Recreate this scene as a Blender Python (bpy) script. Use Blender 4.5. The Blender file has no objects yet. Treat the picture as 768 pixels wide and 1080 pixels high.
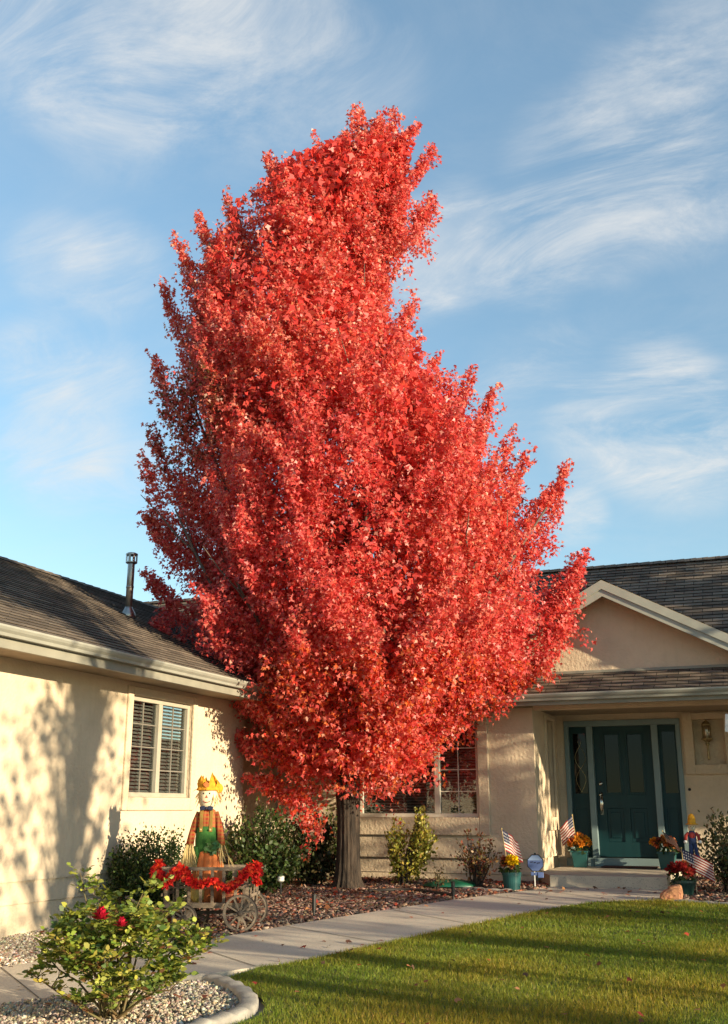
import bpy, bmesh, math, random
import numpy as np
from mathutils import Vector, Matrix, Euler
from mathutils.geometry import tessellate_polygon

R = math.radians
rng = np.random.default_rng(7)
random.seed(7)
SC = bpy.context.scene
COL = SC.collection

# ------------------------------------------------------------------ camera
PITCH = math.atan(313 / 1105.0)
YAW = R(21.1)
cam_data = bpy.data.cameras.new('camera')
cam_data.sensor_fit = 'VERTICAL'
cam_data.sensor_height = 36.0
cam_data.lens = 1105 / 1080 * 36.0
cam_data.clip_start = 0.05
cam_data.clip_end = 3000
cam = bpy.data.objects.new('camera', cam_data)
COL.objects.link(cam)
cam.location = (0, 0, 1.55)
cam.rotation_euler = (R(90) + PITCH, 0, YAW)
SC.camera = cam

# ------------------------------------------------------------------ light
SUN_EL, SUN_AZ = R(12.0), R(16.0)          # azimuth measured from +X towards -Y
SUN_DIR = Vector((math.cos(SUN_EL) * math.cos(SUN_AZ), -math.cos(SUN_EL) * math.sin(SUN_AZ), math.sin(SUN_EL)))
sun = bpy.data.lights.new('sun', 'SUN')
sun.energy = 2.8
sun.angle = R(0.53)
sun.color = (1.0, 0.84, 0.58)
sun_o = bpy.data.objects.new('sun', sun)
COL.objects.link(sun_o)
sun_o.rotation_euler = SUN_DIR.to_track_quat('Z', 'Y').to_euler()
sun_o.location = SUN_DIR * 60

SC.view_settings.view_transform = 'Standard'
SC.view_settings.look = 'None'
SC.view_settings.gamma = 1
SC.view_settings.exposure = 2.0
SC.view_settings.use_curve_mapping = False
SC.render.engine = 'CYCLES'
SC.cycles.use_denoising = True
SC.cycles.max_bounces = 6
SC.cycles.transparent_max_bounces = 8
SC.cycles.sample_clamp_indirect = 6

world = bpy.data.worlds.new('World')
SC.world = world
world.use_nodes = True
wn, wl = world.node_tree.nodes, world.node_tree.links
wn.clear()


def wnode(t, **kw):
    n = wn.new(t)
    for k, v in kw.items():
        setattr(n, k, v)
    return n


def wmath(op, a, b=None, c=None, clamp=False):
    n = wnode('ShaderNodeMath', operation=op, use_clamp=clamp)
    for i, v in enumerate((a, b, c)):
        if v is None:
            continue
        if isinstance(v, (int, float)):
            n.inputs[i].default_value = v
        else:
            wl.new(v, n.inputs[i])
    return n.outputs[0]


sky = wnode('ShaderNodeTexSky', sky_type='NISHITA', sun_disc=False)
sky.sun_elevation = SUN_EL
sky.sun_rotation = R(90) + SUN_AZ
sky.altitude = 1400
sky.air_density = 1.0
sky.dust_density = 0.3
sky.ozone_density = 1.0
tc = wnode('ShaderNodeTexCoord')
sep = wnode('ShaderNodeSeparateXYZ')
wl.new(tc.outputs['Generated'], sep.inputs[0])
zz = wmath('ADD', wmath('MAXIMUM', sep.outputs[2], 0.02), 0.25)
u = wmath('DIVIDE', sep.outputs[0], zz)
v = wmath('DIVIDE', sep.outputs[1], zz)
comb = wnode('ShaderNodeCombineXYZ')
wl.new(u, comb.inputs[0]); wl.new(v, comb.inputs[1])


def cloud_noise(rot, scl, scale, detail, rough, lo, hi, off, dist=0.6):
    m = wnode('ShaderNodeMapping')
    m.inputs['Rotation'].default_value = (0, 0, R(rot))
    m.inputs['Scale'].default_value = scl
    m.inputs['Location'].default_value = off
    wl.new(comb.outputs[0], m.inputs[0])
    n = wnode('ShaderNodeTexNoise')
    n.inputs['Scale'].default_value = scale
    n.inputs['Detail'].default_value = detail
    n.inputs['Roughness'].default_value = rough
    n.inputs['Distortion'].default_value = dist
    wl.new(m.outputs[0], n.inputs[0])
    r = wnode('ShaderNodeMapRange', interpolation_type='SMOOTHSTEP')
    r.inputs[1].default_value = lo
    r.inputs[2].default_value = hi
    wl.new(n.outputs[0], r.inputs[0])
    return r.outputs[0]


def bump_dir(d, width, amp):
    d = Vector(d).normalized()
    vm = wnode('ShaderNodeVectorMath', operation='DOT_PRODUCT')
    nrm = wnode('ShaderNodeVectorMath', operation='NORMALIZE')
    wl.new(tc.outputs['Generated'], nrm.inputs[0])
    wl.new(nrm.outputs[0], vm.inputs[0])
    vm.inputs[1].default_value = d
    r = wnode('ShaderNodeMapRange', interpolation_type='SMOOTHSTEP')
    r.inputs[1].default_value = math.cos(R(width))
    r.inputs[2].default_value = 1.0
    r.inputs[3].default_value = 0
    r.inputs[4].default_value = amp
    wl.new(vm.outputs['Value'], r.inputs[0])
    return r.outputs[0]


CLOUD_SPOTS = [((-0.502, 0.588, 0.634), 6, 0.9),
               ((-0.434, 0.642, 0.632), 6, 0.9),
               ((-0.358, 0.688, 0.631), 6, 0.6),
               ((-0.481, 0.644, 0.595), 5, 0.5),
               ((-0.003, 0.794, 0.607), 4, 0.6),
               ((-0.060, 0.808, 0.586), 4, 0.5),
               ((-0.122, 0.821, 0.558), 4, 0.4),
               ((-0.038, 0.851, 0.523), 4.5, 0.9),
               ((-0.097, 0.857, 0.506), 4, 0.7),
               ((-0.166, 0.853, 0.495), 4, 0.8),
               ((-0.232, 0.835, 0.499), 4, 0.8),
               ((-0.270, 0.836, 0.478), 3, 0.6),
               ((-0.182, 0.904, 0.387), 4, 0.45),
               ((-0.119, 0.934, 0.337), 4, 0.7),
               ((-0.053, 0.944, 0.327), 5, 0.8),
               ((-0.074, 0.929, 0.361), 4, 0.6),
               ((-0.519, 0.715, 0.469), 3.5, 0.6),
               ((-0.558, 0.684, 0.471), 3, 0.5),
               ((-0.589, 0.708, 0.390), 3, 0.6),
               ((-0.545, 0.748, 0.380), 3, 0.35),
               ((-0.588, 0.745, 0.315), 4, 0.6),
               ((-0.542, 0.782, 0.308), 3, 0.4),
               ((-0.153, 0.953, 0.263), 2, 0.6),
               ((-0.285, 0.730, 0.621), 4, 0.35), ]
spots = None
for d, w_, a_ in CLOUD_SPOTS:
    b_ = bump_dir(d, w_, a_)
    spots = b_ if spots is None else wmath('ADD', spots, b_)
spots = wmath('ADD', spots, 0.12, clamp=True)
n1 = cloud_noise(-28, (1.0, 1.8, 1), 3.4, 14, 0.70, 0.36, 0.76, (3.1, 1.7, 0), 0.9)
n2 = cloud_noise(-40, (1.0, 1.7, 1), 1.6, 10, 0.60, 0.34, 0.70, (0.4, 5.3, 0), 0.5)
cl = wmath('MULTIPLY', wmath('MULTIPLY', wmath('ADD', wmath('MULTIPLY', n1, 0.85), wmath('MULTIPLY', n2, 0.60)), spots), 0.80, clamp=True)
hsv = wnode('ShaderNodeHueSaturation')
hsv.inputs['Saturation'].default_value = 0.96
wl.new(sky.outputs[0], hsv.inputs['Color'])
mixc = wnode('ShaderNodeMix', data_type='RGBA')
wl.new(cl, mixc.inputs['Factor'])
tint = wnode('ShaderNodeMix', data_type='RGBA', blend_type='MULTIPLY')
tint.inputs['Factor'].default_value = 1.0
wl.new(hsv.outputs[0], tint.inputs['A'])
tint.inputs['B'].default_value = (0.86, 0.98, 0.92, 1)
grade = wnode('ShaderNodeMapRange')
for i_, v_ in ((1, 0.05), (2, 0.62), (3, 0.62), (4, 1.02)):
    grade.inputs[i_].default_value = v_
wl.new(sep.outputs[2], grade.inputs[0])
gm = wnode('ShaderNodeMix', data_type='RGBA', blend_type='MULTIPLY')
gm.inputs['Factor'].default_value = 1.0
wl.new(tint.outputs['Result'], gm.inputs['A'])
wl.new(grade.outputs[0], gm.inputs['B'])
wl.new(gm.outputs['Result'], mixc.inputs['A'])
mixc.inputs['B'].default_value = (2.55, 2.55, 2.50, 1)
bg = wnode('ShaderNodeBackground')
bg.inputs[1].default_value = 0.084
wl.new(mixc.outputs['Result'], bg.inputs[0])
wo = wnode('ShaderNodeOutputWorld')
wl.new(bg.outputs[0], wo.inputs[0])


# ------------------------------------------------------------------ materials
def new_mat(name):
    m = bpy.data.materials.new(name)
    m.use_nodes = True
    nt = m.node_tree
    nt.nodes.clear()
    out = nt.nodes.new('ShaderNodeOutputMaterial')
    return m, nt, out


def add(nt, t, **kw):
    n = nt.nodes.new(t)
    for k, v in kw.items():
        if k == 'inp':
            for a, b in v.items():
                n.inputs[a].default_value = b
        else:
            setattr(n, k, v)
    return n


def c4(c):
    return (c[0], c[1], c[2], 1)


def surface(name, c1, c2=None, scale=6, rough=0.7, bump=0.0, bscale=80, metal=0.0, detail=6, lo=0.35, hi=0.65, stretch=(1, 1, 1), spec=0.4, speck=None, bdist=0.01):
    m, nt, out = new_mat(name)
    p = add(nt, 'ShaderNodeBsdfPrincipled', inp={'Roughness': rough, 'Metallic': metal, 'Specular IOR Level': spec})
    tcn = add(nt, 'ShaderNodeTexCoord')
    mp = add(nt, 'ShaderNodeMapping', inp={'Scale': stretch})
    nt.links.new(tcn.outputs['Object'], mp.inputs[0])
    if c2 is None:
        c2 = tuple(x * 0.8 for x in c1)
    nz = add(nt, 'ShaderNodeTexNoise', inp={'Scale': scale, 'Detail': detail, 'Roughness': 0.6})
    nt.links.new(mp.outputs[0], nz.inputs[0])
    rp = add(nt, 'ShaderNodeMapRange', inp={1: lo, 2: hi})
    nt.links.new(nz.outputs[0], rp.inputs[0])
    mx = add(nt, 'ShaderNodeMix', data_type='RGBA', inp={'A': c4(c1), 'B': c4(c2)})
    nt.links.new(rp.outputs[0], mx.inputs['Factor'])
    col = mx.outputs['Result']
    if speck:
        n3 = add(nt, 'ShaderNodeTexNoise', inp={'Scale': speck[0], 'Detail': 3})
        nt.links.new(mp.outputs[0], n3.inputs[0])
        r3 = add(nt, 'ShaderNodeMapRange', inp={1: speck[1], 2: speck[2]})
        nt.links.new(n3.outputs[0], r3.inputs[0])
        m3 = add(nt, 'ShaderNodeMix', data_type='RGBA', inp={'B': c4(speck[3])})
        nt.links.new(r3.outputs[0], m3.inputs['Factor'])
        nt.links.new(col, m3.inputs['A'])
        col = m3.outputs['Result']
    nt.links.new(col, p.inputs['Base Color'])
    if bump:
        nb = add(nt, 'ShaderNodeTexNoise', inp={'Scale': bscale, 'Detail': 4, 'Roughness': 0.6})
        nt.links.new(mp.outputs[0], nb.inputs[0])
        bp = add(nt, 'ShaderNodeBump', inp={'Strength': bump, 'Distance': bdist})
        nt.links.new(nb.outputs[0], bp.inputs['Height'])
        nt.links.new(bp.outputs[0], p.inputs['Normal'])
    nt.links.new(p.outputs[0], out.inputs[0])
    return m


def leaf_mat(name, trans=0.35, rough=0.45, spec=0.35, tint=(1, 1, 1)):
    m, nt, out = new_mat(name)
    at = add(nt, 'ShaderNodeAttribute', attribute_name='Col')
    p = add(nt, 'ShaderNodeBsdfPrincipled', inp={'Roughness': rough, 'Specular IOR Level': spec})
    nt.links.new(at.outputs[0], p.inputs['Base Color'])
    t = add(nt, 'ShaderNodeBsdfTranslucent')
    mt = add(nt, 'ShaderNodeMix', data_type='RGBA', blend_type='MULTIPLY', inp={'Factor': 1.0, 'B': c4(tint)})
    nt.links.new(at.outputs[0], mt.inputs['A'])
    nt.links.new(mt.outputs['Result'], t.inputs[0])
    mx = add(nt, 'ShaderNodeMixShader', inp={0: trans})
    nt.links.new(p.outputs[0], mx.inputs[1])
    nt.links.new(t.outputs[0], mx.inputs[2])
    nt.links.new(mx.outputs[0], out.inputs[0])
    return m


def attr_mat(name, rough=0.8, spec=0.3, bump=0, bscale=60):
    m, nt, out = new_mat(name)
    at = add(nt, 'ShaderNodeAttribute', attribute_name='Col')
    p = add(nt, 'ShaderNodeBsdfPrincipled', inp={'Roughness': rough, 'Specular IOR Level': spec})
    nt.links.new(at.outputs[0], p.inputs['Base Color'])
    if bump:
        tcn = add(nt, 'ShaderNodeTexCoord')
        nb = add(nt, 'ShaderNodeTexNoise', inp={'Scale': bscale})
        nt.links.new(tcn.outputs['Object'], nb.inputs[0])
        bp = add(nt, 'ShaderNodeBump', inp={'Strength': bump, 'Distance': 0.01})
        nt.links.new(nb.outputs[0], bp.inputs['Height'])
        nt.links.new(bp.outputs[0], p.inputs['Normal'])
    nt.links.new(p.outputs[0], out.inputs[0])
    return m


def shingle_mat(name):
    m, nt, out = new_mat(name)
    uv = add(nt, 'ShaderNodeUVMap')
    br = add(nt, 'ShaderNodeTexBrick', offset=0.5, inp={'Color1': (0.098, 0.076, 0.058, 1), 'Color2': (0.205, 0.160, 0.120, 1), 'Mortar': (0.025, 0.021, 0.018, 1),
             'Scale': 1.0, 'Mortar Size': 0.006, 'Bias': -0.1, 'Brick Width': 0.30, 'Row Height': 0.12})
    nt.links.new(uv.outputs[0], br.inputs['Vector'])
    nz = add(nt, 'ShaderNodeTexNoise', inp={'Scale': 2.2, 'Detail': 8, 'Roughness': 0.7})
    nt.links.new(uv.outputs[0], nz.inputs[0])
    rp = add(nt, 'ShaderNodeMapRange', inp={1: 0.3, 2: 0.7, 3: 0.62, 4: 1.25})
    nt.links.new(nz.outputs[0], rp.inputs[0])
    mm = add(nt, 'ShaderNodeMix', data_type='RGBA', blend_type='MULTIPLY', inp={'Factor': 1.0})
    nt.links.new(br.outputs[0], mm.inputs['A'])
    nt.links.new(rp.outputs[0], mm.inputs['B'])
    p = add(nt, 'ShaderNodeBsdfPrincipled', inp={'Roughness': 0.92, 'Specular IOR Level': 0.2})
    nt.links.new(mm.outputs['Result'], p.inputs['Base Color'])
    n2 = add(nt, 'ShaderNodeTexNoise', inp={'Scale': 130, 'Detail': 2})
    nt.links.new(uv.outputs[0], n2.inputs[0])
    b1 = add(nt, 'ShaderNodeBump', inp={'Strength': 0.6, 'Distance': 0.004})
    nt.links.new(n2.outputs[0], b1.inputs['Height'])
    b2 = add(nt, 'ShaderNodeBump', inp={'Strength': 0.7, 'Distance': 0.012})
    b2.invert = True
    nt.links.new(br.outputs['Fac'], b2.inputs['Height'])
    nt.links.new(b1.outputs[0], b2.inputs['Normal'])
    nt.links.new(b2.outputs[0], p.inputs['Normal'])
    nt.links.new(p.outputs[0], out.inputs[0])
    return m


def stucco_mat(name, c, rough_amt=0.5):
    m, nt, out = new_mat(name)
    tcn = add(nt, 'ShaderNodeTexCoord')
    p = add(nt, 'ShaderNodeBsdfPrincipled', inp={'Roughness': 0.9, 'Specular IOR Level': 0.2})
    nz = add(nt, 'ShaderNodeTexNoise', inp={'Scale': 1.3, 'Detail': 7, 'Roughness': 0.65})
    nt.links.new(tcn.outputs['Object'], nz.inputs[0])
    rp = add(nt, 'ShaderNodeMapRange', inp={1: 0.3, 2: 0.7, 3: 0.84, 4: 1.08})
    nt.links.new(nz.outputs[0], rp.inputs[0])
    mm = add(nt, 'ShaderNodeMix', data_type='RGBA', blend_type='MULTIPLY', inp={'Factor': 1.0, 'A': c4(c)})
    nt.links.new(rp.outputs[0], mm.inputs['B'])
    mp = add(nt, 'ShaderNodeMapping', inp={'Scale': (7, 7, 0.55)})
    nt.links.new(tcn.outputs['Object'], mp.inputs[0])
    nd = add(nt, 'ShaderNodeTexNoise', inp={'Scale': 1.4, 'Detail': 6, 'Roughness': 0.7})
    nt.links.new(mp.outputs[0], nd.inputs[0])
    rd = add(nt, 'ShaderNodeMapRange', inp={1: 0.52, 2: 0.80, 3: 1.0, 4: 0.91})
    nt.links.new(nd.outputs[0], rd.inputs[0])
    md = add(nt, 'ShaderNodeMix', data_type='RGBA', blend_type='MULTIPLY', inp={'Factor': 1.0})
    nt.links.new(mm.outputs['Result'], md.inputs['A']); nt.links.new(rd.outputs[0], md.inputs['B'])
    nt.links.new(md.outputs['Result'], p.inputs['Base Color'])
    n2 = add(nt, 'ShaderNodeTexNoise', inp={'Scale': 26, 'Detail': 3, 'Roughness': 0.5})
    n3 = add(nt, 'ShaderNodeTexNoise', inp={'Scale': 120, 'Detail': 2})
    for n in (n2, n3):
        nt.links.new(tcn.outputs['Object'], n.inputs[0])
    b1 = add(nt, 'ShaderNodeBump', inp={'Strength': rough_amt, 'Distance': 0.014})
    nt.links.new(n2.outputs[0], b1.inputs['Height'])
    b2 = add(nt, 'ShaderNodeBump', inp={'Strength': rough_amt, 'Distance': 0.003})
    nt.links.new(n3.outputs[0], b2.inputs['Height'])
    nt.links.new(b1.outputs[0], b2.inputs['Normal'])
    nt.links.new(b2.outputs[0], p.inputs['Normal'])
    nt.links.new(p.outputs[0], out.inputs[0])
    return m


def glass_mat(name, tint=(0.75, 0.78, 0.78), refl=0.12):
    m, nt, out = new_mat(name)
    t = add(nt, 'ShaderNodeBsdfTransparent', inp={0: c4(tint)})
    g = add(nt, 'ShaderNodeBsdfGlossy', inp={'Roughness': 0.03, 'Color': (0.9, 0.92, 0.95, 1)})
    lw = add(nt, 'ShaderNodeLayerWeight', inp={0: 0.5})
    pw = add(nt, 'ShaderNodeMath', operation='POWER', inp={1: 4.0})
    nt.links.new(lw.outputs['Facing'], pw.inputs[0])
    ad = add(nt, 'ShaderNodeMath', operation='MULTIPLY_ADD', use_clamp=True, inp={1: 0.8, 2: 0.03 + refl * 0.2})
    nt.links.new(pw.outputs[0], ad.inputs[0])
    mx = add(nt, 'ShaderNodeMixShader')
    nt.links.new(ad.outputs[0], mx.inputs[0])
    nt.links.new(t.outputs[0], mx.inputs[1])
    nt.links.new(g.outputs[0], mx.inputs[2])
    nt.links.new(mx.outputs[0], out.inputs[0])
    return m


M = dict(
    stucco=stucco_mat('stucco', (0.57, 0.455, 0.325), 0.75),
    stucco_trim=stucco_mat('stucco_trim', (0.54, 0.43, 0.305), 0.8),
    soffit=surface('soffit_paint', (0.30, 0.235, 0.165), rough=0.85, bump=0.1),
    shingle=shingle_mat('shingles'),
    trim=surface('gutter_paint', (0.30, 0.295, 0.25), (0.24, 0.235, 0.20), scale=3, rough=0.38, spec=0.5),
    fascia=surface('fascia_paint', (0.24, 0.225, 0.18), (0.19, 0.18, 0.145), scale=4, rough=0.5),
    sash=surface('window_vinyl', (0.36, 0.32, 0.255), (0.31, 0.28, 0.22), rough=0.4),
    sash_light=surface('pale_window_vinyl', (0.66, 0.60, 0.50), (0.58, 0.53, 0.44), rough=0.4),
    muntin=surface('muntin_bars', (0.20, 0.18, 0.15), rough=0.5),
    blind=surface('blind_slats', (0.30, 0.275, 0.24), (0.26, 0.235, 0.20), rough=0.6),
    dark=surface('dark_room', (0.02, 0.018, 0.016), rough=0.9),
    glass=glass_mat('window_glass'),
    dglass=glass_mat('door_glass', (0.07, 0.07, 0.07), -0.05),
    teal=surface('teal_paint', (0.006, 0.036, 0.040), (0.005, 0.030, 0.034), scale=3, rough=0.45, spec=0.25, stretch=(4, 4, 0.6), bump=0.06, bscale=40),
    bluegrey=surface('blue_grey_paint', (0.165, 0.225, 0.230), (0.145, 0.200, 0.205), scale=4, rough=0.45),
    concrete=surface('concrete', (0.50, 0.435, 0.34), (0.42, 0.36, 0.28), scale=2.2, rough=0.9, bump=0.35, bscale=160, bdist=0.003, speck=(70, 0.56, 0.7, (0.26, 0.24, 0.21))),
    joint=surface('joint_grit', (0.14, 0.12, 0.095), rough=1.0),
    concrete2=surface('edging_concrete', (0.33, 0.30, 0.255), (0.22, 0.20, 0.17), scale=7, rough=0.9, bump=0.5, bscale=90, bdist=0.006, speck=(40, 0.55, 0.7, (0.24, 0.22, 0.19))),
    soil=surface('soil', (0.10, 0.072, 0.055), (0.055, 0.04, 0.03), scale=14, rough=1, bump=0.8, bscale=50, bdist=0.02),
    gravelbase=surface('gravel_base', (0.27, 0.235, 0.19), (0.13, 0.11, 0.09), scale=40, rough=1, bump=0.8, bscale=60, bdist=0.02),
    turf=surface('turf_soil', (0.105, 0.110, 0.026), (0.07, 0.080, 0.018), scale=30, rough=1, bump=0.6, bscale=80, bdist=0.02),
    earth=surface('earth', (0.36, 0.30, 0.22), (0.28, 0.23, 0.17), scale=3, rough=1, bump=0.4),
    bark=surface('bark', (0.075, 0.052, 0.036), (0.022, 0.016, 0.012), scale=9, rough=0.95, bump=1.0, bscale=16, bdist=0.03, stretch=(3.2, 3.2, 0.35), lo=0.3, hi=0.6),
    branch=surface('branch_bark', (0.15, 0.115, 0.09), (0.085, 0.065, 0.05), scale=20, rough=0.9, bump=0.5, bscale=40),
    cane=surface('green_cane', (0.10, 0.095, 0.035), (0.14, 0.08, 0.035), scale=12, rough=0.6),
    twig=surface('brown_twig', (0.07, 0.045, 0.03), (0.04, 0.028, 0.02), scale=20, rough=0.9),
    maple=leaf_mat('maple_leaves', 0.58, 0.40, 0.6, (1.0, 0.8, 0.7)),
    leaf=leaf_mat('green_leaves', 0.35, 0.45, 0.4, (1.0, 1.0, 0.55)),
    blade=leaf_mat('grass_blades', 0.48, 0.55, 0.25, (1.0, 1.0, 0.5)),
    petal=leaf_mat('petals', 0.30, 0.6, 0.2),
    chips=attr_mat('mulch_chips', 0.95, 0.15, 0.4),
    stones=attr_mat('river_stones', 0.8, 0.3, 0.4, 90),
    litter=leaf_mat('dry_leaves', 0.2, 0.7, 0.2),
    steel=surface('galvanised_pipe', (0.42, 0.40, 0.37), (0.26, 0.24, 0.22), scale=9, rough=0.34, metal=0.9, stretch=(1, 1, 0.3)),
    brass=surface('aged_brass', (0.42, 0.33, 0.17), (0.25, 0.20, 0.11), scale=18, rough=0.4, metal=0.8),
    chrome=surface('bright_metal', (0.75, 0.72, 0.66), (0.65, 0.62, 0.57), rough=0.22, metal=1.0),
    black=surface('black_plastic', (0.018, 0.017, 0.016), rough=0.5),
    white=surface('white_paint', (0.72, 0.70, 0.65), (0.64, 0.62, 0.57), rough=0.55),
    oldwood=surface('weathered_wood', (0.25, 0.19, 0.135), (0.12, 0.088, 0.062), scale=8, rough=0.9, bump=0.5, bscale=30, stretch=(1.5, 1.5, 5)),
    darkwood=surface('dark_wheel_wood', (0.115, 0.092, 0.072), (0.06, 0.047, 0.037), scale=14, rough=0.85, bump=0.4),
    palewood=surface('pale_spoke_wood', (0.20, 0.16, 0.12), (0.11, 0.088, 0.068), scale=18, rough=0.85, bump=0.3),
    iron=surface('rusty_iron', (0.06, 0.045, 0.036), (0.03, 0.024, 0.02), scale=30, rough=0.8, bump=0.3),
    pot=surface('teal_pot', (0.016, 0.078, 0.078), (0.012, 0.062, 0.062), scale=5, rough=0.35),
    potdark=surface('dark_green_pot', (0.014, 0.045, 0.038), (0.010, 0.035, 0.03), scale=6, rough=0.35),
    tarp=surface('green_plastic', (0.005, 0.085, 0.045), (0.004, 0.06, 0.03), scale=5, rough=0.4, bump=0.2, bscale=12),
    cloth_face=surface('muslin', (0.70, 0.58, 0.40), (0.62, 0.50, 0.33), scale=40, rough=0.95, bump=0.3, bscale=220, bdist=0.003),
    straw=surface('straw', (0.56, 0.42, 0.19), (0.40, 0.28, 0.11), scale=50, rough=0.85),
    hatcloth=surface('gold_felt', (0.66, 0.31, 0.018), (0.52, 0.22, 0.012), scale=30, rough=0.9, bump=0.3),
    greencloth=surface('green_felt', (0.035, 0.125, 0.022), (0.024, 0.09, 0.016), scale=25, rough=0.95, bump=0.3),
    olive=surface('olive_cloth', (0.20, 0.155, 0.03), (0.26, 0.115, 0.03), scale=60, rough=0.95, bump=0.3),
    orange=surface('orange_cloth', (0.56, 0.165, 0.045), (0.46, 0.12, 0.032), scale=20, rough=0.9, bump=0.3),
    redorange=surface('terracotta', (0.36, 0.10, 0.045), (0.28, 0.075, 0.035), scale=12, rough=0.8, bump=0.2),
    squash=surface('striped_squash', (0.55, 0.38, 0.10), (0.36, 0.30, 0.10), scale=9, rough=0.5, stretch=(3, 3, 0.3)),
    navy=surface('navy_cloth', (0.018, 0.022, 0.055), (0.014, 0.018, 0.042), scale=30, rough=0.9),
    denim=surface('denim', (0.03, 0.045, 0.11), (0.02, 0.032, 0.085), scale=50, rough=0.95, bump=0.2),
    redcloth=surface('red_cloth', (0.36, 0.045, 0.035), (0.28, 0.03, 0.025), scale=40, rough=0.95),
    blue=surface('blue_sign', (0.085, 0.125, 0.28), (0.075, 0.11, 0.25), scale=5, rough=0.4),
    bluelight=surface('pale_blue_sign', (0.20, 0.27, 0.42), (0.17, 0.235, 0.38), scale=6, rough=0.4),
    rock=surface('sandstone', (0.44, 0.20, 0.095), (0.34, 0.16, 0.085), scale=7, rough=0.9, bump=0.7, bscale=16, bdist=0.02, speck=(22, 0.55, 0.66, (0.22, 0.085, 0.05))),
    mat=surface('door_mat', (0.06, 0.018, 0.016), (0.04, 0.014, 0.012), scale=60, rough=1, bump=0.5),
    rubber=surface('drip_tube', (0.03, 0.022, 0.018), rough=0.7),
    plaid=None,
)


def plaid_mat():
    m, nt, out = new_mat('plaid_cloth')
    tcn = add(nt, 'ShaderNodeTexCoord')
    p = add(nt, 'ShaderNodeBsdfPrincipled', inp={'Roughness': 0.95, 'Specular IOR Level': 0.1})
    w1 = add(nt, 'ShaderNodeTexWave', bands_direction='X', inp={'Scale': 6.5, 'Distortion': 0.4})
    w2 = add(nt, 'ShaderNodeTexWave', bands_direction='Z', inp={'Scale': 7.5, 'Distortion': 0.4})
    for w in (w1, w2):
        nt.links.new(tcn.outputs['Object'], w.inputs[0])
    a = add(nt, 'ShaderNodeMix', data_type='RGBA', inp={'A': (0.24, 0.018, 0.014, 1), 'B': (0.42, 0.11, 0.05, 1)})
    nt.links.new(w1.outputs['Fac'], a.inputs['Factor'])
    b = add(nt, 'ShaderNodeMix', data_type='RGBA', inp={'B': (0.26, 0.20, 0.04, 1)})
    mth = add(nt, 'ShaderNodeMath', operation='MULTIPLY', inp={1: 0.45})
    nt.links.new(w2.outputs['Fac'], mth.inputs[0])
    nt.links.new(mth.outputs[0], b.inputs['Factor'])
    nt.links.new(a.outputs['Result'], b.inputs['A'])
    nt.links.new(b.outputs['Result'], p.inputs['Base Color'])
    nt.links.new(p.outputs[0], out.inputs[0])
    return m


M['plaid'] = plaid_mat()


# ------------------------------------------------------------------ helpers
def gz(x, y):
    """height of the sloping front yard"""
    yy = min(max(y, -6.0), 18.0)
    return 0.09 + 0.03 * yy


def tag(o, label=None, cat=None, group=None, kind=None):
    if label: o['label'] = label
    if cat: o['category'] = cat
    if group: o['group'] = group
    if kind: o['kind'] = kind
    return o


def empty(name, loc, rz=0.0):
    o = bpy.data.objects.new(name, None)
    o.empty_display_size = 0.2
    COL.objects.link(o)
    o.location = loc
    o.rotation_euler = (0, 0, rz)
    return o


def thing(name, label, cat, loc, rz=0.0, group=None):
    return tag(empty(name, loc, rz), label, cat, group)


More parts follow.
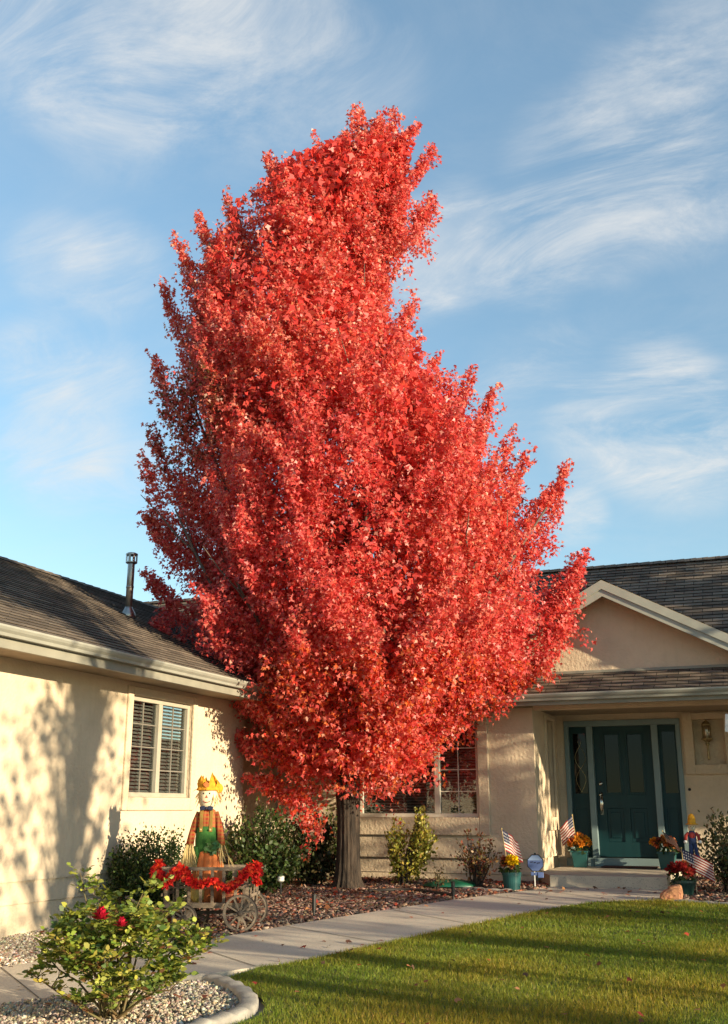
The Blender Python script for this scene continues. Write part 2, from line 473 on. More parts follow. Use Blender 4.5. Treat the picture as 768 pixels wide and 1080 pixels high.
class MB:
    def __init__(s):
        s.v, s.f, s.m, s.uv = [], [], [], {}
        s.cur = 0

    def face(s, idx, uv=None):
        s.f.append(tuple(idx)); s.m.append(s.cur)
        if uv: s.uv[len(s.f) - 1] = uv

    def verts(s, pts):
        b = len(s.v)
        s.v.extend(tuple(p) for p in pts)
        return b

    def poly(s, pts, uv=None):
        b = s.verts(pts)
        s.face(range(b, b + len(pts)), uv)
        return s

    def box(s, c, size, rot=None, taper=None):
        """centre, full sizes; rot = Euler/Matrix; taper = (x,y) scale of the bottom"""
        hx, hy, hz = size[0] / 2, size[1] / 2, size[2] / 2
        tx, ty = taper or (1, 1)
        P = [(-hx * tx, -hy * ty, -hz), (hx * tx, -hy * ty, -hz), (hx * tx, hy * ty, -hz), (-hx * tx, hy * ty, -hz),
             (-hx, -hy, hz), (hx, -hy, hz), (hx, hy, hz), (-hx, hy, hz)]
        if rot is not None:
            Rm = rot if isinstance(rot, Matrix) else Euler(rot).to_matrix()
            P = [Rm @ Vector(p) for p in P]
        b = s.verts([(p[0] + c[0], p[1] + c[1], p[2] + c[2]) for p in P])
        for q in ((0, 3, 2, 1), (4, 5, 6, 7), (0, 1, 5, 4), (1, 2, 6, 5), (2, 3, 7, 6), (3, 0, 4, 7)):
            s.face([b + i for i in q])
        return s

    def bb(s, x0, x1, y0, y1, z0, z1):
        return s.box(((x0 + x1) / 2, (y0 + y1) / 2, (z0 + z1) / 2), (abs(x1 - x0), abs(y1 - y0), abs(z1 - z0)))

    def beam(s, a, b, w, h, up=(0, 0, 1)):
        a, b = Vector(a), Vector(b)
        d = (b - a); L = d.length; d.normalize()
        upv = Vector(up)
        side = d.cross(upv)
        if side.length < 1e-4: side = d.cross(Vector((1, 0, 0)))
        side.normalize(); u2 = side.cross(d)
        Rm = Matrix((side, d, u2)).transposed()
        return s.box((a + b) / 2, (w, L, h), Rm)

    def tube(s, path, rad, n=8, cap=True):
        path = [Vector(p) for p in path]
        if isinstance(rad, (int, float)): rad = [rad] * len(path)
        rings = []
        prev = None
        for i, p in enumerate(path):
            t = (path[min(i + 1, len(path) - 1)] - path[max(i - 1, 0)])
            if t.length < 1e-9: t = Vector((0, 0, 1))
            t.normalize()
            if prev is None:
                a = t.cross(Vector((0.31, 0.77, 0.12)));
                if a.length < 1e-3: a = t.cross(Vector((1, 0, 0)))
                a.normalize()
            else:
                a = prev - t * prev.dot(t)
                if a.length < 1e-4: a = t.orthogonal()
                a.normalize()
            prev = a
            bvec = t.cross(a)
            rings.append(s.verts([p + (a * math.cos(2 * math.pi * k / n) + bvec * math.sin(2 * math.pi * k / n)) * rad[i] for k in range(n)]))
        for i in range(len(rings) - 1):
            for k in range(n):
                s.face((rings[i] + k, rings[i] + (k + 1) % n, rings[i + 1] + (k + 1) % n, rings[i + 1] + k))
        if cap:
            s.face([rings[0] + k for k in range(n)][::-1])
            s.face([rings[-1] + k for k in range(n)])
        return s

    def lathe(s, prof, c=(0, 0, 0), n=20, rot=None, wob=None, sq=(1, 1)):
        """profile of (r, z)"""
        rings = []
        for (r, z) in prof:
            pts = []
            for k in range(n):
                a = 2 * math.pi * k / n
                rr = r * (wob(a, z) if wob else 1)
                p = Vector((rr * math.cos(a) * sq[0], rr * math.sin(a) * sq[1], z))
                if rot is not None: p = rot @ p
                pts.append((p[0] + c[0], p[1] + c[1], p[2] + c[2]))
            rings.append(s.verts(pts))
        for i in range(len(rings) - 1):
            for k in range(n):
                s.face((rings[i] + k, rings[i] + (k + 1) % n, rings[i + 1] + (k + 1) % n, rings[i + 1] + k))
        s.face([rings[0] + k for k in range(n)][::-1])
        s.face([rings[-1] + k for k in range(n)])
        return s

    def ell(s, c, r, n=16, m=10, rot=None, wob=None):
        prof = [(math.sin(math.pi * (i + 0.02) / (m + 0.04)), -math.cos(math.pi * (i + 0.02) / (m + 0.04))) for i in range(m + 1)]
        b0 = len(s.v)
        s.lathe(prof, (0, 0, 0), n, None, wob)
        for i in range(b0, len(s.v)):
            p = Vector((s.v[i][0] * r[0], s.v[i][1] * r[1], s.v[i][2] * r[2]))
            if rot is not None: p = (rot if isinstance(rot, Matrix) else Euler(rot).to_matrix()) @ p
            s.v[i] = (p[0] + c[0], p[1] + c[1], p[2] + c[2])
        return s

    def build(s, name, mats, parent=None, smooth=False, bevel=0.0, label=None):
        me = bpy.data.meshes.new(name)
        me.from_pydata(s.v, [], s.f)
        if not isinstance(mats, (list, tuple)): mats = [mats]
        for m in mats: me.materials.append(m)
        me.polygons.foreach_set('material_index', s.m)
        if s.uv:
            ul = me.uv_layers.new(name='UVMap')
            for fi, uvs in s.uv.items():
                st = me.polygons[fi].loop_start
                for k, q in enumerate(uvs): ul.data[st + k].uv = q
        if smooth:
            me.polygons.foreach_set('use_smooth', [True] * len(s.f))
        me.update()
        o = bpy.data.objects.new(name, me)
        COL.objects.link(o)
        if bevel:
            bv = o.modifiers.new('bevel', 'BEVEL')
            bv.width = bevel; bv.segments = 2; bv.limit_method = 'ANGLE'; bv.angle_limit = R(40)
        if smooth and bevel == 0:
            pass
        if parent is not None:
            o.parent = parent
        if label: o['label'] = label
        return o


def place_world(o, root):
    """o was modelled in world coordinates; hang it under root without moving it"""
    o.parent = root
    o.matrix_parent_inverse = root_matrix(root).inverted()
    return o


def root_matrix(o):
    m = Matrix.LocRotScale(o.location, o.rotation_euler, o.scale)
    if o.parent is not None:
        m = root_matrix(o.parent) @ o.matrix_parent_inverse @ m
    return m


def np_mesh(name, V, F, C=None, mat=None, parent=None, smooth=False):
    """V (n,3), F (m,k) constant face size, C (n,3) point colours"""
    me = bpy.data.meshes.new(name)
    n, (m, k) = len(V), F.shape
    me.vertices.add(n)
    me.vertices.foreach_set('co', np.ascontiguousarray(V, dtype=np.float32).ravel())
    me.loops.add(m * k)
    me.loops.foreach_set('vertex_index', np.ascontiguousarray(F, dtype=np.int32).ravel())
    me.polygons.add(m)
    me.polygons.foreach_set('loop_start', np.arange(0, m * k, k, dtype=np.int32))
    me.polygons.foreach_set('loop_total', np.full(m, k, dtype=np.int32))
    if smooth:
        me.polygons.foreach_set('use_smooth', np.ones(m, dtype=bool))
    if C is not None:
        at = me.attributes.new('Col', 'FLOAT_COLOR', 'POINT')
        cc = np.ones((n, 4), dtype=np.float32)
        cc[:, :3] = C
        at.data.foreach_set('color', cc.ravel())
    me.update(calc_edges=True)
    me.validate()
    if mat: me.materials.append(mat)
    o = bpy.data.objects.new(name, me)
    COL.objects.link(o)
    if parent is not None: o.parent = parent
    return o


def unit(a):
    return a / np.maximum(np.linalg.norm(a, axis=-1, keepdims=True), 1e-9)


def frames(D, N):
    X = unit(D)
    Z = unit(N - X * np.sum(N * X, axis=1, keepdims=True))
    Y = np.cross(Z, X)
    return X, Y, Z


def scatter(name, base, faces, P, X, Y, Z, S, C, mat, parent=None, smooth=False):
    """one mesh out of many copies of a small base shape"""
    base = np.asarray(base, float); faces = np.asarray(faces, int)
    n, k = len(P), len(base)
    S = np.broadcast_to(np.asarray(S, float).reshape(n, -1), (n, 3)) if np.ndim(S) else np.full((n, 3), S)
    V = (P[:, None, :] + base[None, :, 0:1] * (X * S[:, 0:1])[:, None, :] + base[None, :, 1:2] * (Y * S[:, 1:2])[:, None, :]
         + base[None, :, 2:3] * (Z * S[:, 2:3])[:, None, :]).reshape(-1, 3)
    F = (faces[None] + (np.arange(n) * k)[:, None, None]).reshape(-1, faces.shape[1])
    Cc = np.repeat(C, k, axis=0)
    return np_mesh(name, V, F, Cc, mat, parent, smooth)


def rand_unit(n):
    return unit(rng.normal(size=(n, 3)))


MAPLE = np.array([(0, 0, 0), (0.10, -0.30, .02), (0.16, -0.20, .0), (0.42, -0.52, -.06), (0.46, -0.22, 0), (0.60, -0.24, -.01), (1.0, 0, -.10),
                  (0.60, 0.24, -.01), (0.46, 0.22, 0), (0.42, 0.52, -.06), (0.16, 0.20, .0), (0.10, 0.30, .02)]) - np.array([0.4, 0, 0])
MAPLE8 = np.array([(0, 0, 0), (0.36, -0.50, -.06), (0.46, -0.20, 0), (1.0, 0, -.10), (0.46, 0.20, 0), (0.36, 0.50, -.06)]) - np.array([0.4, 0, 0])
MAPLE8_F = np.array([list(range(6))])
MAPLE_F = np.array([list(range(12))])
OVAL = np.array([(0, 0, 0), (0.3, -0.27, .04), (0.65, -0.24, .03), (1, 0, -.05), (0.65, 0.24, .03), (0.3, 0.27, .04)])
OVAL_F = np.array([[0, 1, 2, 3, 4, 5]])
DIAMOND = np.array([(0, 0, 0), (0.5, -0.3, .04), (1, 0, -.03), (0.5, 0.3, .04)])
DIAMOND_F = np.array([[0, 1, 2, 3]])


def pick(palette, weights, n, jitter=0.15):
    pal = np.array(palette); w = np.array(weights, float); w /= w.sum()
    i = rng.choice(len(pal), n, p=w)
    c = pal[i] * (1 + jitter * rng.normal(size=(n, 1)))
    c *= 1 + 0.5 * jitter * rng.normal(size=(n, 3))
    return np.clip(c, 0.003, 0.95)


def in_poly(P, poly):
    x, y = P[:, 0], P[:, 1]
    r = np.zeros(len(P), bool)
    j = len(poly) - 1
    for i in range(len(poly)):
        xi, yi = poly[i]; xj, yj = poly[j]
        c = ((yi > y) != (yj > y)) & (x < (xj - xi) * (y - yi) / (yj - yi + 1e-12) + xi)
        r ^= c
        j = i
    return r


def sample_poly(poly, n):
    pa = np.array(poly)
    lo, hi = pa.min(0), pa.max(0)
    out = np.zeros((0, 2))
    while len(out) < n:
        q = lo + rng.random((n * 2, 2)) * (hi - lo)
        out = np.vstack([out, q[in_poly(q, poly)]])
    return out[:n]


def gzn(x, y):
    return 0.09 + 0.03 * np.clip(y, -6, 18)


def sheet(name, poly, dz, mat, thick=0.0, kind='structure', smooth_n=0):
    """flat area on the sloping ground, optionally with a rim going down"""
    def cr(pts, n):
        if not n: return pts
        out = []
        L = len(pts)
        for i in range(L):
            p0, p1, p2, p3 = [np.array(pts[(i + k) % L]) for k in (-1, 0, 1, 2)]
            for t in np.linspace(0, 1, n, endpoint=False):
                out.append(tuple(0.5 * ((2 * p1) + (-p0 + p2) * t + (2 * p0 - 5 * p1 + 4 * p2 - p3) * t * t + (-p0 + 3 * p1 - 3 * p2 + p3) * t ** 3)))
        return out
    pts = [(x, y, gz(x, y) + dz) for x, y in poly]
    b = MB()
    i0 = b.verts(pts)
    for t in tessellate_polygon([[Vector(p) for p in pts]]):
        a, c, d = [Vector(pts[k]) for k in t]
        t = t if (c - a).cross(d - a).z > 0 else t[::-1]
        b.face([i0 + k for k in t])
    if thick:
        n = len(pts)
        i1 = b.verts([(x, y, z - thick) for x, y, z in pts])
        for k in range(n):
            b.face((i0 + k, i0 + (k + 1) % n, i1 + (k + 1) % n, i1 + k))
    o = b.build(name, mat)
    tag(o, kind=kind)
    return o


def smooth_line(pts, n=8):
    out = []
    P = [np.array(p, float) for p in pts]
    for i in range(len(P) - 1):
        p0, p1, p2, p3 = P[max(i - 1, 0)], P[i], P[i + 1], P[min(i + 2, len(P) - 1)]
        for t in np.linspace(0, 1, n, endpoint=False):
            out.append(tuple(0.5 * ((2 * p1) + (-p0 + p2) * t + (2 * p0 - 5 * p1 + 4 * p2 - p3) * t * t + (-p0 + 3 * p1 - 3 * p2 + p3) * t ** 3)))
    out.append(tuple(P[-1]))
    return out


# ------------------------------------------------------------------ ground
b = MB()
xs = [-900, -200, -60, -25, 0, 25, 60, 200, 900]
ys = [-900, -200, -60, -6, 0, 6, 12, 18, 60, 200, 900]
idx = {}
for i, x in enumerate(xs):
    for j, y in enumerate(ys):
        idx[i, j] = b.verts([(x, y, gz(x, y) - 0.03)])
for i in range(len(xs) - 1):
    for j in range(len(ys) - 1):
        b.face((idx[i, j], idx[i + 1, j], idx[i + 1, j + 1], idx[i, j + 1]))
tag(b.build('ground', M['earth']), kind='structure')

WALK_FAR = smooth_line([(-7.2, 2.0), (-6.75, 4.6), (-6.0, 7.43), (-5.16, 9.19), (-4.69, 10.68), (-3.83, 12.97), (-3.22, 14.2), (-3.02, 14.74)])
WALK_NEAR = smooth_line([(-6.0, 2.0), (-5.55, 4.6), (-5.01, 6.24), (-4.78, 6.64), (-4.32, 7.50), (-4.02, 8.05), (-3.76, 8.55), (-3.14, 10.63), (-2.43, 12.7), (-2.02, 13.25), (-1.54, 13.52), (-1.42, 13.9), (-1.5, 14.74)])
walk_poly = WALK_FAR + WALK_NEAR[::-1]
sheet('walkway', walk_poly, 0.015, M['concrete'], 0.08)

b = MB()
nj = min(len(WALK_FAR), len(WALK_NEAR))
for fr in (0.30, 0.42, 0.54, 0.66, 0.78, 0.90):
    p_, q_ = np.array(WALK_FAR[int(fr * (len(WALK_FAR) - 1))]), None
    q_ = np.array(min(WALK_NEAR, key=lambda w: (w[0] - p_[0] - 0.9) ** 2 + (w[1] - p_[1] + 0.75) ** 2))
    t_ = (q_ - p_) / np.linalg.norm(q_ - p_); n_ = np.array([-t_[1], t_[0]]) * 0.006
    p_ = p_ + t_ * .02; q_ = q_ - t_ * .02
    b.poly([(c[0], c[1], gz(c[0], c[1]) + 0.019) for c in (p_ - n_, q_ - n_, q_ + n_, p_ + n_)])
tag(b.build('walkway_joints', M['joint']), kind='structure')
CURB = smooth_line([(-4.43, 7.22), (-4.28, 7.40), (-4.05, 7.42), (-3.74, 7.18), (-3.46, 6.83), (-3.34, 6.50), (-3.38, 6.15), (-3.50, 5.6), (-3.75, 4.9), (-4.2, 4.0)], 8)
bed_poly = [(p[0], p[1]) for p in CURB] + [(-5.2, 4.0), (-5.5, 4.6), (-5.03, 6.2), (-4.80, 6.6), (-4.45, 7.2)]
sheet('rose_bed', bed_poly, 0.005, M['gravelbase'])
side_gravel = [(-7.04, 2.0), (-6.8, 4.6)] + [p for p in WALK_FAR if 4.6 < p[1] < 9.0] + [(-5.45, 9.0), (-5.9, 9.9), (-7.04, 10.3)]
sheet('side_gravel_strip', side_gravel, 0.004, M['gravelbase'])
mulch_poly = [(-7.35, 10.31), (-5.92, 9.92), (-5.46, 9.03)] + [p for p in WALK_FAR if p[1] > 9.0] + [(-3.02, 14.76), (-3.28, 15.27), (-7.4, 15.27)]
sheet('mulch_bed', mulch_poly, 0.006, M['soil'])
lawn_near = [p for p in WALK_NEAR if 8.05 < p[1] < 13.5 and p[0] < -1.5]
lawn_poly = [(-4.00, 7.98), (-4.03, 7.55)] + [(p[0] + 0.12, p[1]) for p in CURB if p[1] < 7.3 and p[0] > -3.9] + [(-4.1, 2.0), (3.6, 2.0), (3.6, 12.3), (-0.1, 13.02), (-0.72, 13.26), (-1.40, 13.50)] + lawn_near[::-1]
sheet('lawn_soil', lawn_poly, 0.010, M['turf'])
side_bed = [(-1.40, 13.56), (-0.72, 13.32), (-0.1, 13.08), (3.6, 12.36), (3.6, 16.98), (-1.49, 16.98), (-1.49, 14.76), (-1.42, 13.9)]
sheet('shrub_bed', side_bed, 0.006, M['soil'])

# raised concrete edging, a swept profile with broken joints
def swept(name, line, w, h, mat, z0=0.0):
    b = MB()
    prof = [(-w / 2, -0.05), (-w / 2, h * 0.72), (-w * 0.34, h * 0.95), (0, h), (w * 0.34, h * 0.95), (w / 2, h * 0.72), (w / 2, -0.05)]
    rings = []
    for i, p in enumerate(line):
        a = np.array(line[max(i - 1, 0)]); c = np.array(line[min(i + 1, len(line) - 1)])
        t = (c - a) / np.linalg.norm(c - a); nrm = np.array([t[1], -t[0]])
        wz = 0.006 * math.sin(i * 1.7) + 0.004 * math.sin(i * 3.1)
        rings.append(b.verts([(p[0] + nrm[0] * q[0], p[1] + nrm[1] * q[0], gz(*p) + z0 + q[1] + (wz if q[1] > 0 else 0)) for q in prof]))
    k = len(prof)
    for i in range(len(rings) - 1):
        for j in range(k - 1):
            b.face((rings[i] + j, rings[i] + j + 1, rings[i + 1] + j + 1, rings[i + 1] + j))
    b.face([rings[0] + j for j in range(k)]); b.face([rings[-1] + j for j in range(k)][::-1])
    o = b.build(name, mat, smooth=True)
    return tag(o, kind='structure')


swept('curb_edging', CURB, 0.125, 0.055, M['concrete2'])
swept('lawn_kerb', smooth_line([(-1.52, 13.60), (-1.05, 13.44), (-0.72, 13.30), (-0.1, 13.06), (1.5, 12.74), (3.6, 12.34)], 6), 0.10, 0.035, M['concrete2'])
swept('planter_kerb', smooth_line([(-4.55, 14.42), (-4.0, 14.12), (-3.60, 13.98), (-3.36, 14.02)], 6), 0.09, 0.05, M['concrete2'])

# porch slab with its step
b = MB()
pp = [(-3.02, 14.75), (-1.50, 14.75), (-1.50, 16.985), (-3.255, 16.985), (-3.255, 15.3)]
top = [(x, y, 0.695 + 0.006 * (y - 14.75)) for x, y in pp]
b.poly(top)
for i in range(5):
    a, c = top[i], top[(i + 1) % 5]
    b.poly([a, (a[0], a[1], 0.3), (c[0], c[1], 0.3), c])
tag(b.build('porch_slab', M['concrete']), kind='structure')


# ------------------------------------------------------------------ the house
house = thing('house', 'single-storey tan stucco house with brown shingle roofs and a teal front door', 'house', (-5.0, 16.0, 0.5))


def hp(mb, name, mat, parent=None, **kw):
    o = mb.build(name, mat, **kw)
    return place_world(o, parent or house)


def wall_x(mb, X, y0, y1, z0, z1, holes, depth, sgn):
    """wall in the plane X=const facing sgn*X; holes = (ya, yb, za, zb)"""
    _wall(mb, lambda s, z, d: (X - sgn * d, s, z), y0, y1, z0, z1, holes, depth)


def wall_y(mb, Y, x0, x1, z0, z1, holes, depth, sgn=-1):
    _wall(mb, lambda s, z, d: (s, Y - sgn * d, z), x0, x1, z0, z1, holes, depth)


def _wall(mb, f, s0, s1, z0, z1, holes, depth):
    S = sorted({s0, s1, *[h[0] for h in holes], *[h[1] for h in holes]})
    Zs = sorted({z0, z1, *[h[2] for h in holes], *[h[3] for h in holes]})
    for i in range(len(S) - 1):
        for j in range(len(Zs) - 1):
            cs, cz = (S[i] + S[i + 1]) / 2, (Zs[j] + Zs[j + 1]) / 2
            if any(h[0] < cs < h[1] and h[2] < cz < h[3] for h in holes): continue
            for d in (0, depth):
                mb.poly([f(S[i], Zs[j], d), f(S[i + 1], Zs[j], d), f(S[i + 1], Zs[j + 1], d), f(S[i], Zs[j + 1], d)])
    for (a, c, za, zb) in holes + [(s0, s1, z0, z1)]:
        for (p, q) in (((a, za), (c, za)), ((a, zb), (c, zb)), ((a, za), (a, zb)), ((c, za), (c, zb))):
            mb.poly([f(p[0], p[1], 0), f(q[0], q[1], 0), f(q[0], q[1], depth), f(p[0], p[1], depth)])


WL = (10.60, 11.99, 1.68, 2.84)          # left wing window
WF = (-5.98, -4.10, 1.43, 2.78)          # front window
WR = (16.10, 16.62, 1.43, 2.86)          # narrow window in the porch return
# left wing
b = MB(); wall_x(b, -7.0, 1.5, 13.45, 0.87, 3.06, [WL], 0.16, 1); hp(b, 'wall', M['stucco'])
b = MB(); b.bb(-7.16, -7.022, 1.5, 13.44, 0.66, 0.868); b.bb(-7.16, -7.036, 1.5, 13.43, 0.0, 0.656); hp(b, 'wall_base', M['stucco'])
b = MB(); wall_y(b, 13.45, -7.5, -7.17, 0.2, 3.06, [], 0.12, 1); hp(b, 'wall', M['stucco'])
b = MB(); wall_x(b, -7.34, 13.46, 15.24, 0.2, 3.06, [], 0.15, 1); hp(b, 'wall', M['stucco'])
b = MB(); wall_y(b, 1.5, -12.9, -7.0, 0.0, 3.06, [], 0.16, -1); wall_x(b, -12.9, 1.66, 23.0, 0.0, 3.06, [], 0.16, -1)
wall_y(b, 23.0, -12.9, 6.0, 0.0, 3.06, [], 0.16, 1); wall_x(b, 6.0, 17.2, 23.0, 0.0, 3.06, [], 0.16, 1); hp(b, 'wall', M['stucco'])
# window wing
b = MB(); wall_y(b, 15.25, -7.33, -3.27, 0.87, 2.96, [WF], 0.16, -1); wall_x(b, -3.27, 15.412, 16.99, 0.87, 2.96, [WR], 0.16, 1); hp(b, 'wall', M['stucco'])
b = MB(); b.bb(-7.33, -3.33, 15.30, 15.45, 0.66, 0.868); b.bb(-7.33, -3.34, 15.315, 15.45, 0.2, 0.655)
b.bb(-3.45, -3.33, 15.45, 16.98, 0.2, 0.868); hp(b, 'wall_base', M['stucco'])
# door wall
DX0, DX1 = -3.10, -1.42
b = MB(); wall_y(b, 17.0, -3.43, 6.0, 0.3, 2.99, [(DX0, DX1, 0.3, 2.87), (-1.185, -0.73, 2.19, 2.86)], 0.2, -1); hp(b, 'wall', M['stucco'])
# beam and soffits over the porch and along the front
b = MB(); b.bb(-3.26, 6.0, 15.25, 15.45, 2.93, 3.06); hp(b, 'porch_beam', M['stucco'])
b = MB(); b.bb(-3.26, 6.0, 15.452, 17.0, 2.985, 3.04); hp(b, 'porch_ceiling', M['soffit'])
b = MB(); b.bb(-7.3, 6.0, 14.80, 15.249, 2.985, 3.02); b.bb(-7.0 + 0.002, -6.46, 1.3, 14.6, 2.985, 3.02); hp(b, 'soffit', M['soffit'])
b = MB(); b.bb(2.6, 2.85, 14.98, 15.23, 0.3, 2.984); hp(b, 'porch_post', M['stucco'])
# stucco surrounds of the windows
def surround(X=None, Y=None, hole=None, out=0.05, left=0.16, right=0.16, bot=0.24, top=0.16):
    a, c, za, zb = hole
    b = MB()
    for (s0, s1, t0, t1) in ((a - left, a, za - bot, zb + top), (c, c + right, za - bot, zb + top), (a, c, za - bot, za), (a, c, zb, zb + top)):
        if X is not None: b.bb(X - 0.02, X + out, s0, s1, t0, t1)
        else: b.bb(s0, s1, Y - out, Y + 0.02, t0, t1)
    return b


def window(name, X, Y, hole, label, blinds=True, light=False, mull=None, cols=(2, 2), rows=4, rec=0.06, sill=None, surr=None):
    """frame, muntins, panes and blinds set into a wall opening"""
    a, c, za, zb = hole
    if X is not None:
        loc = (X, (a + c) / 2, za); P = lambda s, d, z: (X - d, s, z)
    else:
        loc = ((a + c) / 2, Y, za); P = lambda s, d, z: (s, Y + d, z)
    root = thing_part(name, loc, label)

    def bx(b, s0, s1, d0, d1, z0, z1):
        p, q = P(s0, d0, z0), P(s1, d1, z1)
        b.bb(min(p[0], q[0]), max(p[0], q[0]), min(p[1], q[1]), max(p[1], q[1]), z0, z1)
    fw = 0.055
    b = MB()
    bx(b, a + .002, a + fw, rec, rec + 0.07, za + .002, zb - .002); bx(b, c - fw, c - .002, rec, rec + 0.07, za + .002, zb - .002)
    bx(b, a + fw, c - fw, rec, rec + 0.07, za + .002, za + fw); bx(b, a + fw, c - fw, rec, rec + 0.07, zb - fw, zb - .002)
    ms = [] if mull is None else [mull]
    for m_ in ms: bx(b, m_ - 0.04, m_ + 0.04, rec - 0.005, rec + 0.065, za + fw, zb - fw)
    place_world(b.build('frame', M['sash_light'] if light else M['sash'], bevel=0.004), root)
    segs = [a + fw] + sum([[m_ - 0.04, m_ + 0.04] for m_ in ms], []) + [c - fw]
    for i in range(0, len(segs), 2):
        s0, s1 = segs[i], segs[i + 1]
        b = MB()
        n = cols[min(i // 2, len(cols) - 1)]
        for k in range(1, n):
            s = s0 + (s1 - s0) * k / n
            bx(b, s - 0.006, s + 0.006, rec + 0.028, rec + 0.042, za + fw, zb - fw)
        if rows and n > 1:
            for k in range(1, rows):
                z = za + fw + (zb - za - 2 * fw) * k / rows
                bx(b, s0, s1, rec + 0.030, rec + 0.040, z - 0.006, z + 0.006)
        if b.v: place_world(b.build('muntin_grid', M['sash_light'] if light else M['muntin']), root)
        b = MB(); bx(b, s0, s1, rec + 0.044, rec + 0.048, za + fw, zb - fw)
        place_world(b.build('pane', M['glass']), root)
    if blinds:
        b = MB()
        z = za + 0.03
        while z < zb - 0.02:
            p, q = P(a + 0.01, rec + 0.085, z), P(c - 0.01, rec + 0.13, z)
            cx = ((p[0] + q[0]) / 2, (p[1] + q[1]) / 2, z)
            if X is not None: b.box(cx, (0.045, c - a - 0.02, 0.003), (0, R(38), 0))
            else: b.box(cx, (c - a - 0.02, 0.045, 0.003), (R(38), 0, 0))
            z += 0.042
        place_world(b.build('blinds', M['blind']), root)
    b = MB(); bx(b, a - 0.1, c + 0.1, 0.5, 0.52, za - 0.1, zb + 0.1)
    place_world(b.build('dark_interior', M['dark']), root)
    if surr is not None:
        place_world(surr.build('stucco_surround', M['stucco_trim'], bevel=0.012), root)
    return root


def thing_part(name, loc, label=None):
    o = empty(name, loc)
    place_world(o, house)
    o.location = loc
    if label: o['label'] = label
    return o


window('window', -7.0, None, WL, 'two-pane slider window with grid and blinds on the sunlit wing', mull=11.29, cols=(2, 2), rows=4, rec=0.035, surr=surround(X=-7.0, hole=WL, bot=0.15, left=0.11, right=0.10, top=0.10, out=0.03))
window('window', None, 15.25, WF, 'dark front window with blinds half hidden behind the red tree', light=True, mull=-4.75, cols=(1, 2), rows=4, surr=surround(Y=15.25, hole=WF, bot=0.25, left=0.2, right=0.16, top=0.15))
window('window', -3.27, None, WR, 'tall narrow window on the side wall of the porch', blinds=False, cols=(1,), surr=surround(X=-3.27, hole=WR, out=0.035, bot=0.19, left=0.09, right=0.10, top=0.06))

# roofs ----------------------------------------------------------------
def roof_plane(mb, e0, e1, r0, r1, step=0.12, lift=0.012, thick=0.05):
    e0, e1, r0, r1 = [Vector(p) for p in (e0, e1, r0, r1)]
    L = ((r0 + r1) / 2 - (e0 + e1) / 2).length
    nrm = (e1 - e0).cross(r0 - e0).normalized()
    if nrm.z < 0: nrm = -nrm
    n = max(1, int(L / step))
    ax = (e1 - e0).normalized()
    mb.cur = 0
    jit = random.Random(3)
    for i in range(n):
        t0, t1 = i / n, (i + 1) / n
        up = lift * (0.8 + 0.4 * jit.random())
        a, b_ = e0.lerp(r0, t0) + nrm * up, e1.lerp(r1, t0) + nrm * up
        c, d = e1.lerp(r1, t1), e0.lerp(r0, t1)
        v0, v1 = i * step, (i + 1) * step
        us = [(p - e0).dot(ax) for p in (a, b_, c, d)]
        mb.poly([a, b_, c, d], [(us[0], v0), (us[1], v0), (us[2], v1), (us[3], v1)])
        lo0, lo1 = a - nrm * (up + 0.002), b_ - nrm * (up + 0.002)
        mb.poly([lo0, lo1, b_, a], [(us[0], v0), (us[1], v0), (us[1], v0 + .01), (us[0], v0 + .01)])
    # underside and edges
    mb.cur = 1
    E = [e0, e1, r1, r0]
    U = [p - nrm * thick for p in E]
    mb.poly(U[::-1])
    for i in range(4):
        mb.poly([E[i], U[i], U[(i + 1) % 4], E[(i + 1) % 4]])
    mb.cur = 0


def ridge_cap(mb, a, b_, w=0.13):
    a, b_ = Vector(a), Vector(b_)
    d = (b_ - a); L = d.length; d.normalize()
    side = d.cross(Vector((0, 0, 1))).normalized()
    n = int(L / 0.2)
    for i in range(n):
        p, q = a + d * (L * i / n), a + d * (L * (i + 1) / n + 0.02)
        l1, l2 = 0.012, 0.022
        for s in (1, -1):
            o = side * w * s
            mb.poly([p + Vector((0, 0, l1 + 0.012)), p + o + Vector((0, 0, l1 - 0.5 * w)), q + o + Vector((0, 0, l2 - 0.5 * w)), q + Vector((0, 0, l2 + 0.012))],
                    [(i * .29, 0.01), (i * .29, 0.12), (i * .29 + .2, .12), (i * .29 + .2, 0.01)])
        mb.poly([q + side * w + Vector((0, 0, l2 - 0.5 * w)), q + Vector((0, 0, l2 + .012)), q - side * w + Vector((0, 0, l2 - 0.5 * w)), q + Vector((0, 0, -0.02))], [(0, 0), (.02, 0), (.02, .02), (0, .02)])


WZ, RZ = 3.145, 4.93
b = MB()
roof_plane(b, (-6.40, 1.1, WZ), (-6.40, 17.6, WZ), (-9.9, 1.1, RZ), (-9.9, 17.6, RZ))
roof_plane(b, (-13.40, 17.6, WZ), (-13.40, 1.1, WZ), (-9.9, 17.6, RZ), (-9.9, 1.1, RZ))
ridge_cap(b, (-9.9, 1.1, RZ), (-9.9, 17.5, RZ))
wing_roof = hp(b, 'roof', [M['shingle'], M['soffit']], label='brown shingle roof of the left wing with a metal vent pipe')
b = MB()
roof_plane(b, (-12.9, 15.75, 3.50), (6.6, 15.75, 3.50), (-12.5, 19.0, 5.80), (6.6, 19.0, 5.80))
roof_plane(b, (6.6, 23.5, 3.16), (-12.9, 23.5, 3.16), (6.6, 19.0, 5.80), (-12.5, 19.0, 5.80))
ridge_cap(b, (-12.5, 19.0, 5.80), (6.6, 19.0, 5.80))
hp(b, 'roof', [M['shingle'], M['soffit']], label='main shingle roof running behind the gable')
GX, GZ, GH = -2.17, 4.77, 3.1
b = MB()
